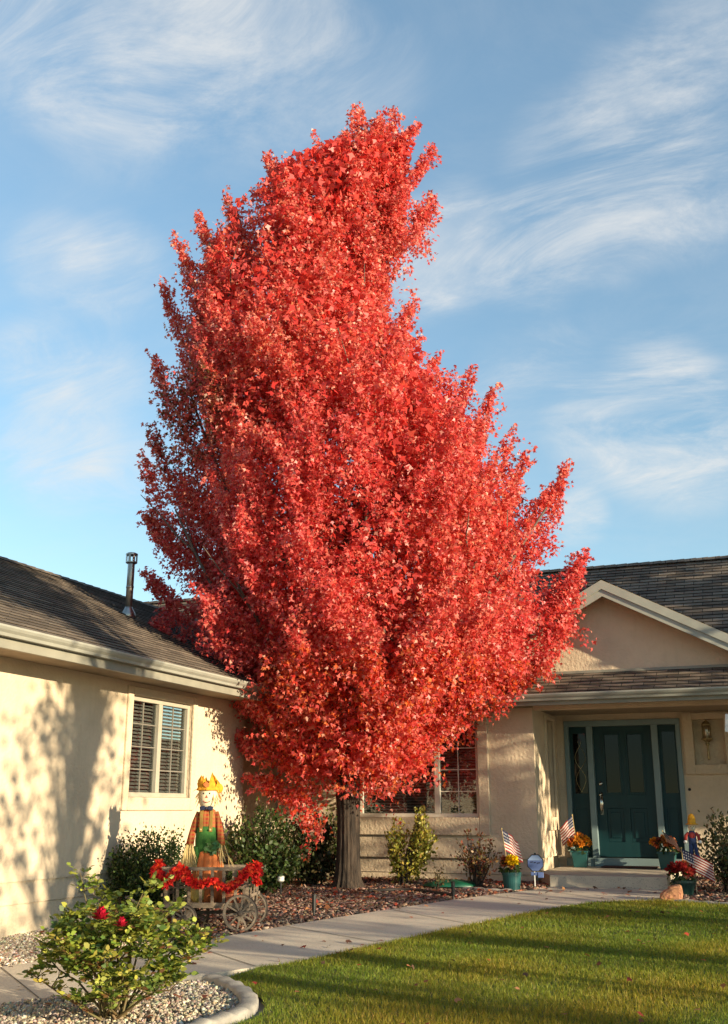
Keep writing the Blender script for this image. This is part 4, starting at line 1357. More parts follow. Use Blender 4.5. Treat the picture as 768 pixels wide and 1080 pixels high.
        for k in range(7):
            s_ = pts[rs.randint(2, 7)]
            e2 = s_ + Vector((rs.uniform(-.8, .8), rs.uniform(-.8, .8), rs.uniform(.5, 1.4)))
            limb(s_, e2, 0.02, 0.005, 4, -0.05)
    b.build('limbs', M['branch'], root, smooth=True)
    return root


maple()


def shrub(name, label, cat, base, w, d, h, nl, size, pal, wts, twigs=30, open_=0.3, shape=(OVAL, OVAL_F), lean=(0, 0), stem_mat=None, up=0.25, flat=0.5, group=None, leafmat=None, stem_h=0.12, rz=0.0, low=1.0):
    """woody stems that fork, with leaves set along the outer twigs"""
    base = np.array([base[0], base[1], gz(base[0], base[1])])
    root = thing(name, label, cat, tuple(base), rz, group)
    b = MB()
    rs = np.random.default_rng(abs(hash(label)) % 1000 if False else len(label) * 7 + int(nl) % 97)
    ends = []
    for k in range(twigs):
        a = rs.random() * 2 * math.pi
        el = math.acos(1 - rs.random() * (1.0 if up < 0.5 else 0.75))
        q = np.array([math.sin(el) * math.cos(a) * w / 2, math.sin(el) * math.sin(a) * d / 2, stem_h + (h - stem_h) * (0.22 + 0.78 * math.cos(el))])
        rr = (1 - open_ * rs.random())
        q = np.array([q[0] * rr + lean[0] * q[2], q[1] * rr + lean[1] * q[2], q[2] * (0.72 + 0.28 * rr)])
        s0 = np.array([rs.normal() * 0.04 * w, rs.normal() * 0.04 * d, 0])
        mid = s0 * 0.5 + q * 0.45 + np.array([0, 0, 0.1 * h]) + rs.normal(size=3) * 0.03 * h
        b.tube([s0, (s0 + mid) / 2 + rs.normal(size=3) * 0.012, mid, (mid + q) / 2 + rs.normal(size=3) * 0.02 * h, q], [0.012 * h + .003, 0.010 * h + .002, 0.007 * h + .002, 0.004 * h + .001, 0.002], 5, cap=False)
        ends.append((mid, q))
    b.build('stems', stem_mat or M['twig'], root, smooth=True)
    I = rs.integers(0, len(ends), nl)
    t = rs.random(nl) ** 0.7
    A = np.array([e[0] for e in ends])[I] * np.array([.75, .75, low])[None]; B = np.array([e[1] for e in ends])[I]
    spread = (0.10 + 0.05 * rs.random(nl)) * (w + h) / 2
    P = A + (B - A) * (t * 1.05)[:, None] + unit(rs.normal(size=(nl, 3))) * (spread * rs.random(nl) ** 0.6)[:, None]
    P[:, 2] = np.maximum(P[:, 2], 0.03)
    out = unit(P - np.array([0, 0, h * 0.35]))
    D = unit(out * 0.6 + np.array([0, 0, up]) + 0.8 * rs.normal(size=(nl, 3)))
    N = unit(out * 0.6 + np.array([0, 0, flat]) + 0.6 * rs.normal(size=(nl, 3)))
    C = pick(pal, wts, nl)
    leaf_object('foliage', P, D, N, rs.uniform(0.7, 1.3, nl) * size, C, shape, leafmat or M['leaf'], root)
    return root, ends


DKG = [(0.036, 0.068, 0.016), (0.055, 0.092, 0.020), (0.022, 0.045, 0.012), (0.08, 0.115, 0.028)]
shrub('boxwood_shrub', 'rounded dark green shrub under the wing window beside the wagon', 'shrub', (-6.50, 10.50), 1.12, 1.0, 0.90, 12000, 0.034, DKG, [4, 4, 3, 2], 80, 0.15, low=.5)
shrub('leafy_shrub', 'wide dark green shrub behind the wagon wheel near the house corner', 'shrub', (-6.40, 12.9), 1.2, 1.0, 1.05, 5200, 0.055, [(0.045, 0.075, 0.018), (0.065, 0.095, 0.022), (0.03, 0.05, 0.014), (0.10, 0.09, 0.03)], [4, 4, 3, 1], 50, 0.3, low=.5)
shrub('leafy_shrub', 'dark bronze-leaved shrub just left of the maple trunk', 'shrub', (-6.25, 14.05), 1.0, 0.8, 1.08, 3400, 0.058, [(0.045, 0.055, 0.02), (0.07, 0.062, 0.026), (0.028, 0.04, 0.015), (0.11, 0.08, 0.04)], [4, 3, 3, 1], 40, 0.3, low=.5)
shrub('slender_shrub', 'light green upright shrub touching the left side of the trunk', 'shrub', (-6.12, 14.75), 0.55, 0.5, 1.05, 1300, 0.05, [(0.14, 0.19, 0.035), (0.09, 0.14, 0.025), (0.2, 0.24, 0.06)], [4, 3, 2], 22, 0.3, up=0.6, low=.3)
shrub('yellow_shrub', 'yellow-green shrub leaning right against the wall below the front window', 'shrub', (-5.02, 14.45), 0.78, 0.6, 1.02, 2600, 0.052, [(0.36, 0.31, 0.05), (0.25, 0.24, 0.04), (0.46, 0.36, 0.09), (0.16, 0.17, 0.03)], [4, 4, 2, 2], 26, 0.35, lean=(0.22, 0.0), up=0.7, low=.25)
shrub('sparse_shrub', 'sparse brown and red twiggy shrub left of the flower pot', 'shrub', (-3.92, 14.35), 0.68, 0.55, 0.78, 620, 0.042, [(0.16, 0.075, 0.025), (0.22, 0.05, 0.025), (0.12, 0.10, 0.03), (0.25, 0.14, 0.05)], [4, 3, 3, 1], 30, 0.3, up=0.7, low=.5)
shrub('low_sprig', 'short twiggy sprig over the green cover', 'plant', (-4.30, 13.70), 0.42, 0.3, 0.33, 110, 0.034, [(0.07, 0.055, 0.02), (0.10, 0.08, 0.03)], [1, 1], 9, 0.3, up=0.2)
shrub('edge_shrub', 'green and bronze shrub at the right frame edge by the porch', 'shrub', (-0.72, 14.75), 1.05, 0.95, 0.98, 1900, 0.05, [(0.075, 0.095, 0.03), (0.05, 0.065, 0.022), (0.15, 0.085, 0.04), (0.17, 0.15, 0.06)], [4, 4, 2, 2], 42, 0.45, up=0.7, low=.4)
shrub('wall_shrub', 'dark green plant cut off by the left frame edge at the wall foot', 'plant', (-6.88, 8.10), 0.40, 0.40, 0.42, 380, 0.038, DKG, [3, 3, 3, 1], 16, 0.3, up=0.5)

# rose bush --------------------------------------------------------------
def rose_bush():
    base = np.array([-4.05, 6.12, gz(-4.05, 6.12)])
    root = thing('rose_bush', 'yellow-green rose bush with red blooms growing in the gravel bed', 'rose bush', tuple(base))
    b = MB()
    rs = np.random.default_rng(12)
    canes = [(-.27, .1, .80), (-.52, .0, .27), (.17, -.1, .76), (.55, .0, .40), (.03, .05, .70), (-.02, -.2, .66), (.10, .2, .62), (-.38, .15, .58), (.38, .2, .56), (-.30, -.2, .46), (.30, -.22, .42), (.46, -.1, .28),
             (-.42, .3, .38), (0.0, -.32, .42), (.12, -.3, .30), (-.16, -.28, .34), (.22, .30, .60), (-.12, .1, .62), (-.2, .25, .52), (.28, .05, .64), (-.46, -.05, .42), (.02, .28, .55), (.48, .2, .46), (-.08, -.12, .52), (.20, -.15, .55), (-.33, .0, .52), (.08, -.38, .22), (-.2, -.36, .2), (.34, -.3, .24)]
    segs = []
    for (l, d, z) in canes:
        q = LAT * l + DEP * d + np.array([0, 0, z])
        s0 = np.append(rs.normal(size=2) * 0.04, 0)
        mid = q * 0.5 + np.array([0, 0, z * 0.12]) + rs.normal(size=3) * 0.03
        b.tube([s0, (s0 + mid) / 2, mid, (mid + q) / 2 + rs.normal(size=3) * 0.02, q], [0.009, .008, .006, .0045, .003], 6, cap=False)
        segs.append((mid * 0.75, q, z))
        for k in range(3):
            t = 0.3 + 0.6 * rs.random()
            s = mid + (q - mid) * t
            e = s + np.append(rs.normal(size=2) * 0.09, 0.02 + 0.10 * rs.random())
            b.tube([s, (s + e) / 2 + rs.normal(size=3) * 0.01, e], [.004, .003, .002], 5, cap=False)
            segs.append((s, e, z))
    b.build('canes', M['cane'], root, smooth=True)
    P, D, N, S, C = [], [], [], [], []
    nst = 1800
    for k in range(nst):
        A, Bq, zt = segs[rs.integers(0, len(segs))]
        if (zt > 0.75 or zt < .28) and rs.random() < 0.45: continue
        t = rs.random() ** 0.75
        s = A + (Bq - A) * t
        out = np.append(rs.normal(size=2), 0.25 + 0.5 * rs.random()); out /= np.linalg.norm(out)
        Lp = 0.05 + 0.05 * rs.random()
        side = np.cross(out, [0, 0, 1.0]); side /= np.linalg.norm(side)
        up = np.cross(side, out)
        c = pick([(0.27, 0.29, 0.045), (0.18, 0.23, 0.04), (0.38, 0.37, 0.07), (0.09, 0.14, 0.03), (0.20, 0.10, 0.04)], [4, 4, 3, 3, .6], 1)[0]
        for (f, sd) in ((1.0, 0), (0.72, 1), (0.72, -1), (0.40, 1), (0.40, -1)):
            p = s + out * Lp * f
            d = out * (1.0 if sd == 0 else 0.45) + side * sd + rs.normal(size=3) * 0.12 + np.array([0, 0, -0.15])
            P.append(p); D.append(d); N.append(up + rs.normal(size=3) * 0.55); S.append((0.044 if sd == 0 else 0.036) * (0.75 + 0.5 * rs.random())); C.append(c * (1 + 0.1 * rs.normal()))
    ov = OVAL * np.array([1, 1.25, 1])
    leaf_object('foliage', np.array(P), np.array(D), np.array(N), np.array(S), np.clip(np.array(C), .003, .9), (ov, OVAL_F), M['leaf'], root)
    for (l, d, z, sc) in ((-.045, -.28, .655, .95), (.085, -.28, .605, .70)):
        c = LAT * l + DEP * d + np.array([0, 0, z])
        p, dd, nn, ss, cc = [], [], [], [], []
        for ring, (r_, n_, tilt) in enumerate(((.006, 4, .15), (.014, 5, .35), (.022, 7, .65), (.030, 8, 1.0))):
            for k in range(n_):
                a = 2 * math.pi * k / n_ + ring
                o = np.array([math.cos(a), math.sin(a), 0])
                p.append(c + o * r_ * sc - np.array([0, 0, 0.012 * ring * sc])); dd.append(o * tilt + np.array([0, 0, 1 - 0.5 * tilt])); nn.append(-o + np.array([0, 0, .5])); ss.append(.05 * sc)
                cc.append(pick([(0.42, 0.010, 0.03), (0.52, 0.022, 0.045), (0.28, .006, .02)], [3, 2, 2], 1)[0])
        leaf_object('rose_bloom', np.array(p), np.array(dd), np.array(nn), np.array(ss), np.array(cc), (OVAL * np.array([1, 1.6, 2.5]), OVAL_F), M['petal'], root)
    return root


rose_bush()

# ------------------------------------------------------------------ ground cover
ICO_V = []
bm = bmesh.new(); bmesh.ops.create_icosphere(bm, subdivisions=1, radius=1.0)
ICO_V = np.array([v.co[:] for v in bm.verts]); ICO_F = np.array([[v.index for v in f.verts] for f in bm.faces]); bm.free()


def stones(name, poly, n, smin, smax, pal, wts, mat, zoff=0.0, flat=0.6):
    q = sample_poly(poly, n)
    s = rng.uniform(smin, smax, n)
    P = np.column_stack([q, gzn(q[:, 0], q[:, 1]) + zoff + s * 0.25])
    X, Y, Z = frames(rand_unit(n), np.array([0, 0, 1.0]) + 0.5 * rng.normal(size=(n, 3)))
    S = np.stack([s * rng.uniform(.8, 1.4, n), s * rng.uniform(.6, 1.0, n), s * flat * rng.uniform(.7, 1.2, n)], 1)
    base = ICO_V * (1 + 0.16 * rng.normal(size=(len(ICO_V), 1)))
    o = scatter(name, base, ICO_F, P, X, Y, Z, S, pick(pal, wts, n), mat, None, True)
    return tag(o, kind='stuff')


GRV = [(0.42, 0.36, 0.27), (0.30, 0.25, 0.185), (0.56, 0.49, 0.39), (0.20, 0.155, 0.115), (0.36, 0.26, 0.18)]
stones('gravel', [p for p in bed_poly], 12000, 0.008, 0.020, GRV, [4, 4, 2, 3, 2], M['stones'], 0.008)
stones('gravel', side_gravel, 11000, 0.009, 0.022, GRV, [4, 4, 3, 2, 2], M['stones'], 0.008)


def chips(name, poly, n, smin, smax, pal, wts, zoff, shape, mat, lay=1.0, cup=0.35):
    q = sample_poly(poly, n)
    s = rng.uniform(smin, smax, n)
    P = np.column_stack([q, gzn(q[:, 0], q[:, 1]) + zoff + rng.random(n) * 0.018])
    X, Y, Z = frames(rng.normal(size=(n, 3)) * np.array([1, 1, .25]), np.array([0, 0, lay]) + cup * rng.normal(size=(n, 3)))
    return P, X, Y, Z, s, pick(pal, wts, n)


CH_V = np.array([(-.5, -.22, -.1), (.5, -.16, -.1), (.45, .2, -.1), (-.45, .24, -.1), (-.45, -.18, .1), (.42, -.15, .12), (.4, .17, .1), (-.4, .2, .12)])
CH_F = np.array([(4, 5, 6, 7), (0, 1, 5, 4), (1, 2, 6, 5), (2, 3, 7, 6), (3, 0, 4, 7)])
BARK = [(0.22, 0.145, 0.105), (0.13, 0.082, 0.06), (0.32, 0.22, 0.165), (0.075, 0.05, 0.04), (0.27, 0.11, 0.07)]
P, X, Y, Z, s, C = chips('m', mulch_poly, 15000, 0.03, 0.075, BARK, [4, 4, 3, 3, 2], 0.012, None, None)
tag(scatter('mulch_chips', CH_V, CH_F, P, X, Y, Z, s, C, M['chips']), kind='stuff')
P, X, Y, Z, s, C = chips('m', side_bed, 4500, 0.03, 0.075, BARK, [4, 4, 3, 3, 2], 0.012, None, None)
tag(scatter('mulch_chips', CH_V, CH_F, P, X, Y, Z, s, C, M['chips']), kind='stuff')
# leaf litter, thickest in the beds
parts = []
for poly, n, zo in ((mulch_poly, 900, 0.03), (walk_poly, 60, 0.022), (lawn_poly, 260, 0.05), ([(-3.0, 13.2), (-1.5, 13.6), (-1.5, 14.7), (-3.0, 14.7)], 26, 0.024), (side_bed, 120, 0.03), (bed_poly, 26, 0.03), (side_gravel, 40, .03)):
    parts.append(chips('l', poly, n, 0.05, 0.085, [(0.34, 0.055, 0.03), (0.20, 0.07, 0.035), (0.42, 0.16, 0.07), (0.12, 0.055, 0.035)], [3, 4, 2, 3], zo, None, None, 1.0, 0.3))
parts[2][4][:] *= 0.72; parts[1][4][:] *= 0.85
P, X, Y, Z, s, C = [np.concatenate([q[i] for q in parts]) for i in range(6)]
tag(scatter('fallen_leaves', MAPLE, MAPLE_F, P, X, Y, Z, s, C, M['litter']), kind='stuff')

# grass
vis = [p for p in lawn_poly]
parts = []
for (ylo, yhi, n, wmul) in ((5.6, 8.2, 90000, 1.0), (8.2, 10.6, 75000, 1.25), (10.6, 13.6, 60000, 1.6)):
    q = sample_poly([(-4.3, ylo), (0.5, ylo), (0.5, yhi), (-4.3, yhi)], n)
    q = q[in_poly(q, lawn_poly)]
    parts.append((q, np.full(len(q), wmul)))
q = np.concatenate([p[0] for p in parts]); wm = np.concatenate([p[1] for p in parts])
# ragged edge over the walk
n = len(q)
patch = noise3(np.column_stack([q, np.zeros(n)]), 2.4, 31)
hgt = rng.uniform(0.022, 0.050, n) * (1 + 0.18 * patch)
D = np.array([0, 0, 1.0]) + 0.55 * rng.normal(size=(n, 3)); N = rng.normal(size=(n, 3))
X, Y, Z = frames(D, N)
C = pick([(0.215, 0.230, 0.026), (0.270, 0.270, 0.036), (0.150, 0.180, 0.020), (0.36, 0.30, 0.08)], [4, 4, 3, 1], n)
C[:, 0] *= 1 + 0.20 * np.clip(patch, -1, 1.5)
S = np.stack([hgt, 0.0052 * wm, hgt], 1)
P = np.column_stack([q, gzn(q[:, 0], q[:, 1]) + 0.008])
tag(scatter('grass', np.array([(0, -.5, 0), (0, .5, 0), (1, 0, 0.12)]), np.array([[0, 1, 2]]), P, X, Y, Z, S, np.clip(C, .003, .9), M['blade']), kind='stuff')


# ------------------------------------------------------------------ wagon
WAG = (-5.50, 9.955)
wagon = thing('garden_wagon', 'small weathered wooden hay wagon with spoked wheels beside the walkway', 'wagon', (WAG[0], WAG[1], gz(*WAG)), R(16))
BL, BW = 0.86, 0.38           # bed length and width
bz = 0.235
b = MB(); b.box((0, 0, bz), (BL, BW, 0.022)); b.box((0, -BW / 2 - .012, bz + .004), (BL, 0.024, 0.05)); b.box((0, BW / 2 + .012, bz + .004), (BL, 0.024, 0.05))
b.build('wagon_bed', M['oldwood'], wagon, bevel=0.003)
for s in (-1, 1):
    b = MB()
    flare = 0.06
    b.beam((-BL / 2 - 0.03, s * (BW / 2 + flare), bz + .35), (BL / 2 + 0.05, s * (BW / 2 + flare), bz + .35), 0.022, 0.032)
    b.beam((-BL / 2, s * (BW / 2 + flare * .5), bz + .175), (BL / 2, s * (BW / 2 + flare * .5), bz + .175), 0.012, 0.022)
    for k in range(8):
        x = -BL / 2 + 0.02 + (BL - 0.04) * k / 7
        b.beam((x, s * (BW / 2 + .012), bz), (x, s * (BW / 2 + flare), bz + .365), 0.030, 0.014, (0, s, 0))
    b.build('side_rack', M['oldwood'], wagon, bevel=0.002)
for s in (-1, 1):
    b = MB()
    for zz_ in (.10, .22, .34):
        b.beam((s * (BL / 2 + .02), -BW / 2 - .04, bz + zz_), (s * (BL / 2 + .02), BW / 2 + .04, bz + zz_), 0.014, 0.028)
    for yy in (-.18, 0, .18):
        b.beam((s * (BL / 2), yy, bz), (s * (BL / 2 + .025), yy, bz + .37), 0.026, 0.014)
    b.build('end_rack', M['oldwood'], wagon, bevel=0.002)
b = MB()
for x, r_ in ((-0.20, .125), (0.36, .175)):
    b.tube([(x, -BW / 2 - .11, r_), (x, BW / 2 + .11, r_)], 0.014, 8)
    b.box((x, 0, (r_ + bz) / 2 + .0), (0.05, BW * .8, bz - r_ - 0.0 if bz - r_ > .02 else .02))
b.beam((-.22, 0, .15), (.36, 0, .17), 0.04, 0.03)
b.build('axle_frame', M['darkwood'], wagon)
b = MB(); b.tube([(-.24, 0, .14), (-.62, -.03, .16), (-.85, -.05, .30)], .014, 8); b.tube([(-.85, -.11, .30), (-.85, .01, .30)], .012, 8)
b.build('pull_handle', M['darkwood'], wagon)
for (x, r_) in ((-0.20, .125), (0.36, .175)):
    for s in (-1, 1):
        y = s * (BW / 2 + .085)
        wh = empty('wheel', (x, y, r_)); wh.parent = wagon
        b = MB()
        nn = 28
        rings = []
        for k in range(nn):
            a = 2 * math.pi * k / nn
            rings.append(b.verts([(rr * math.cos(a), yy, rr * math.sin(a)) for rr, yy in ((r_ - .026, -.016), (r_ - .006, -.016), (r_ - .006, .016), (r_ - .026, .016))]))
        for k in range(nn):
            p, q = rings[k], rings[(k + 1) % nn]
            for j in range(4): b.face((p + j, p + (j + 1) % 4, q + (j + 1) % 4, q + j))
        b.build('rim', M['palewood'], wh)
        b = MB(); rings = []
        for k in range(nn):
            a = 2 * math.pi * k / nn
            rings.append(b.verts([(rr * math.cos(a), yy, rr * math.sin(a)) for rr, yy in ((r_ - .0055, -.018), (r_, -.018), (r_, .018), (r_ - .0055, .018))]))
        for k in range(nn):
            p, q = rings[k], rings[(k + 1) % nn]
            for j in range(4): b.face((p + j, p + (j + 1) % 4, q + (j + 1) % 4, q + j))
        b.build('tyre', M['iron'], wh)
        b = MB()
        for k in range(10):
            a = 2 * math.pi * k / 10 + .15
            b.beam((.02 * math.cos(a), 0, .02 * math.sin(a)), ((r_ - .022) * math.cos(a), 0, (r_ - .022) * math.sin(a)), .014, .012, (0, 1, 0))
        b.build('spokes', M['palewood'], wh)
        b = MB(); b.lathe([(0.012, -.04), (.026, -.03), (.030, 0), (.026, .03), (.012, .04)], (0, 0, 0), 12, Matrix.Rotation(R(90), 3, 'X'))
        b.build('hub', M['iron'], wh)

WM = Matrix.Translation((WAG[0], WAG[1], gz(*WAG))) @ Matrix.Rotation(R(16), 4, 'Z')
Wp = lambda x, y, z: tuple(WM @ Vector((x, y, z)))
# garland of red cloth leaves draped along the near rail
b = MB()
gl_pts = []
anchors = [(-.52, -.16, .60), (-.49, -.27, .52), (-.40, -.30, .46), (-.26, -.30, .57), (-.16, -.31, .49), (-.06, -.30, .44), (.06, -.29, .47), (.20, -.30, .41), (.32, -.30, .45), (.42, -.28, .56), (.50, -.24, .60), (.52, -.26, .46)]
gl_line = smooth_line(anchors, 6)
gar = thing('leaf_garland', 'garland of bright red artificial leaves draped along the wagon rail', 'garland', Wp(0, -.30, .5), R(16))
b.tube([(x, y + .30, z - .5) for x, y, z in gl_line], 0.006, 5)
b.build('garland_cord', M['twig'], gar)
dens = [2.2, 2.0, 1.7, 1.9, 1.6, .9, .8, .9, 1.0, 1.7, 1.8, 1.2]
P, D, N, S = [], [], [], []
for i, (x, y, z) in enumerate(gl_line):
    k = i / 6
    w_ = np.interp(k, range(12), dens)
    for j in range(int(15 * w_)):
        o = unit(rng.normal(size=(1, 3)))[0] * np.array([.042, .036, .044]) * (0.45 + 0.5 * w_)
        P.append(np.array([x, y + .30, z - .5]) + o * rng.random() ** .4)
        D.append(o / .05 + rng.normal(size=3) * .6 + np.array([0, -.2, -.3])); N.append(np.array([0, -.8, .3]) + rng.normal(size=3) * .6); S.append(rng.uniform(.032, .060))
P = np.array(P)
C = pick([(0.62, 0.015, 0.018), (0.72, 0.04, 0.02), (0.76, 0.10, 0.025), (0.40, 0.01, 0.012)], [4, 4, 2, 2], len(P))
leaf_object('garland_leaves', P, np.array(D), np.array(N), np.array(S), C, (MAPLE, MAPLE_F), M['petal'], gar)


def pumpkin(name, label, loc, r, hz, mat, ribs=10, rz=0, cat='pumpkin'):
    root = thing(name, label, cat, loc, rz)
    b = MB()
    b.ell((0, 0, hz), (r, r, hz), ribs * 6, 14, wob=lambda a, z: 1 - 0.09 * abs(math.cos(a * ribs / 2)) ** 6)
    b.build('flesh', mat, root, smooth=True)
    b = MB(); b.tube([(0, 0, hz * 1.86), (.01, 0, hz * 2.1), (.03, .01, hz * 2.3)], [.022, .015, .013], 7)
    b.build('stalk', M['straw'], root)
    return root


pumpkin('squash', 'pale yellow squash standing in the left half of the wagon', Wp(-.13, -.06, bz + .012), .085, .115, M['squash'], 8, cat='squash')
pumpkin('pumpkin', 'round orange pumpkin behind the garland in the wagon bed', Wp(.235, -.115, bz + .105), .078, .066, M['orange'])
b = MB(); b.lathe([(.085, 0), (.105, .09), (.112, .092), (.112, .105), (.095, .105), (.09, .09)], (0, 0, 0), 22)
root = thing('clay_saucer_pot', 'low terracotta pot in the wagon under the pumpkin', 'pot', Wp(.235, -.115, bz + .011))
b.build('pot_body', M['redorange'], root, smooth=False)

# ------------------------------------------------------------------ scarecrow
SX, SY = -0.075, 0.06
scz = bz + .012
sc_o = Wp(SX, SY, scz)
crow = thing('scarecrow', 'tall scarecrow in yellow hat and green overalls standing in the wagon', 'scarecrow', sc_o, R(19))
crow.scale = (0.97, 0.95, 0.925)
T0 = 0.0
# heights above the wagon floor
b = MB()
nr = 80
prof = [(.150, .0), (.185, .10), (.180, .25), (.155, .40), (.125, .52), (.095, .58)]
b.lathe(prof, (0.025, 0, 0), nr, wob=lambda a, z: 1 - 0.20 * abs(math.cos(a * 5)) ** 8, sq=(1, .8))
b.build('pumpkin_skirt', M['orange'], crow, smooth=True)
b = MB()
b.lathe([(.10, .50), (.118, .56), (.122, .66), (.112, .76), (.100, .80)], (-.01, 0, 0), 24, sq=(1, .75))
for s, q in ((-1, .36), (1, .50)): b.tube([(-.07 * s * -1 - .02, -.01, .58), (-.085 if s < 0 else .075, -.02, q)], [.06, .045], 10)
b.build('overalls', M['greencloth'], crow, smooth=True)
b = MB(); b.lathe([(.104, .74), (.108, .82), (.104, .90), (.085, .97), (.045, 1.0)], (-.01, 0.003, 0), 24, sq=(1, .72)); b.build('shirt', M['plaid'], crow, smooth=True)
b = MB()
for s in (-1, 1):
    b.box((-.01 + s * .052, -.068, .86), (.036, .016, .24), (R(-4), 0, 0))
b.build('overall_straps', M['olive'], crow, bevel=.004)
for s in (-1, 1):
    b = MB(); b.ell((-.01 + s * .05, -.098, .765), (.012, .008, .012), 8, 6)
    b.build('button', M['straw'], crow, smooth=True)
for s in (-1, 1):
    b = MB(); b.tube([(-.01 + s * .085, 0, .95), (-.01 + s * .125, -.01, .84), (-.01 + s * .155, -.03, .70), (-.01 + s * .168, -.05, .60)], [.034, .035, .037, .042], 12)
    b.build('sleeve', M['plaid'], crow, smooth=True)
    b = MB()
    rs = random.Random(3 + s)
    for k in range(80 if s < 0 else 22):
        a = rs.uniform(-1, 1); L = rs.uniform(.20, .40) if s < 0 else rs.uniform(.12, .28)
        p = Vector((-.01 + s * .168 + a * .03, -.05 + rs.uniform(-.03, .03), .61))
        q = p + Vector((a * .07 + (.02 if s < 0 else .05), rs.uniform(-.05, .05), -L))
        b.tube([p, (p + q) / 2 + Vector((rs.uniform(-.02, .02), 0, .0)), q], [.005, .0045, .002], 4, cap=False)
    b.build('straw_hand', M['straw'], crow)
# head, face and hat
b = MB(); b.lathe([(.03, .98), (.075, 1.01), (.098, 1.06), (.105, 1.12), (.102, 1.18), (.085, 1.24), (.03, 1.27)], (-.01, 0, 0), 26, sq=(1, .85), wob=lambda a, z: 1 + .015 * math.sin(6 * a))
head = b.build('head', M['cloth_face'], crow, smooth=True)
for s in (-1, 1):
    b = MB(); b.ell((-.012 + s * .032, -.083, 1.155), (.008, .008, .011), 8, 6)
    b.build('eye', M['black'], head, smooth=True)
b = MB(); b.poly([(-.026, -.092, 1.105), (.004, -.092, 1.105), (-.011, -.094, 1.138)]); b.poly([(-.026, -.088, 1.105), (-.011, -.088, 1.138), (.004, -.088, 1.105)])
b.build('nose', M['redorange'], head)
b = MB(); b.tube([(-.052, -.078, 1.075), (-.035, -.086, 1.062), (-.011, -.091, 1.056), (.013, -.086, 1.062), (.03, -.078, 1.075)], .004, 6); b.build('mouth', M['redcloth'], head)
b = MB()
for s in (-1, 1):
    b.box((-.01 + s * .042, -.085, .995), (.058, .022, .046), (0, R(8 * s), 0), )
b.box((-.01, -.09, .995), (.024, .026, .026)); b.build('bow_tie', M['navy'], crow, bevel=.010)
b = MB()
b.lathe([(.110, 1.185), (.128, 1.19), (.130, 1.20), (.112, 1.23), (.104, 1.235)], (-.01, 0, 0), 24, sq=(1, .9), wob=lambda a, z: 1 + .05 * math.sin(7 * a))
# pointed felt leaf crown of the hat
for k in range(9):
    a = 2 * math.pi * k / 9 + .35
    hgt = .10 + .05 * (1 if k % 2 else 0) + (.03 if math.sin(a) < -.7 else 0)
    c, s = math.cos(a), math.sin(a)
    t = Vector((-s, c, 0)); o = Vector((c * .105 - .01, s * .092, 1.205))
    P0 = [o - t * .05, o + t * .05, o + t * .03 + Vector((c * .015, s * .015, hgt * .6)), o + Vector((c * -.01, s * -.01, hgt)), o - t * .03 + Vector((c * .015, s * .015, hgt * .6))]
    b.poly(P0); b.poly([p * 1.0 - Vector((c, s, 0)) * .006 for p in P0[::-1]])
b.ell((-.01, 0, 1.22), (.098, .085, .07), 18, 8)
b.ell((.10, .0, 1.21), (.05, .04, .055), 12, 8)
hat = b.build('hat', M['hatcloth'], crow)
b = MB(); b.ell((-.015, -.105, 1.245), (.034, .012, .030), 10, 6); b.box((-.015, -.112, 1.25), (.05, .008, .05), (0, R(45), 0)); b.build('hat_leaf_patch', M['orange'], hat)
P, D, N = [], [], []
for k in range(46):
    a = rng.random() * 6.28
    P.append((.07 + np.clip(rng.normal(), -1.6, 1.6) * .038, -.115 + .012 * rng.normal(), .58 + np.clip(rng.normal(), -1.6, 1.6) * .036)); D.append((math.cos(a), -.4, math.sin(a) - .2)); N.append((0.2 * rng.normal(), -1, .4))
leaf_object('leaf_sash', np.array(P), np.array(D, float), np.array(N, float), rng.uniform(.045, .085, len(P)), pick([(.05, .13, .03), (.09, .19, .05), (.16, .25, .11)], [3, 3, 2], len(P)), (MAPLE, MAPLE_F), M['leaf'], crow)
P, D, N = [], [], []
for k in range(60):
    a = rng.random() * math.pi * 1.6 - .8 * math.pi + math.pi / 2
    P.append((-.01 + .1 * math.cos(a), .085 * math.sin(a), 1.16 + .03 * rng.normal())); D.append((.4 * math.cos(a), .4 * math.sin(a) - .0, -.8)); N.append((math.cos(a), math.sin(a), .2))
leaf_object('straw_hair', np.array(P), np.array(D, float) + .2 * rng.normal(size=(60, 3)), np.array(N, float), np.stack([rng.uniform(.08, .15, 60), np.full(60, .02), np.full(60, .05)], 1), pick([(.50, .33, .10), (.6, .42, .16)], [1, 1], 60), (DIAMOND, DIAMOND_F), M['petal'], head)

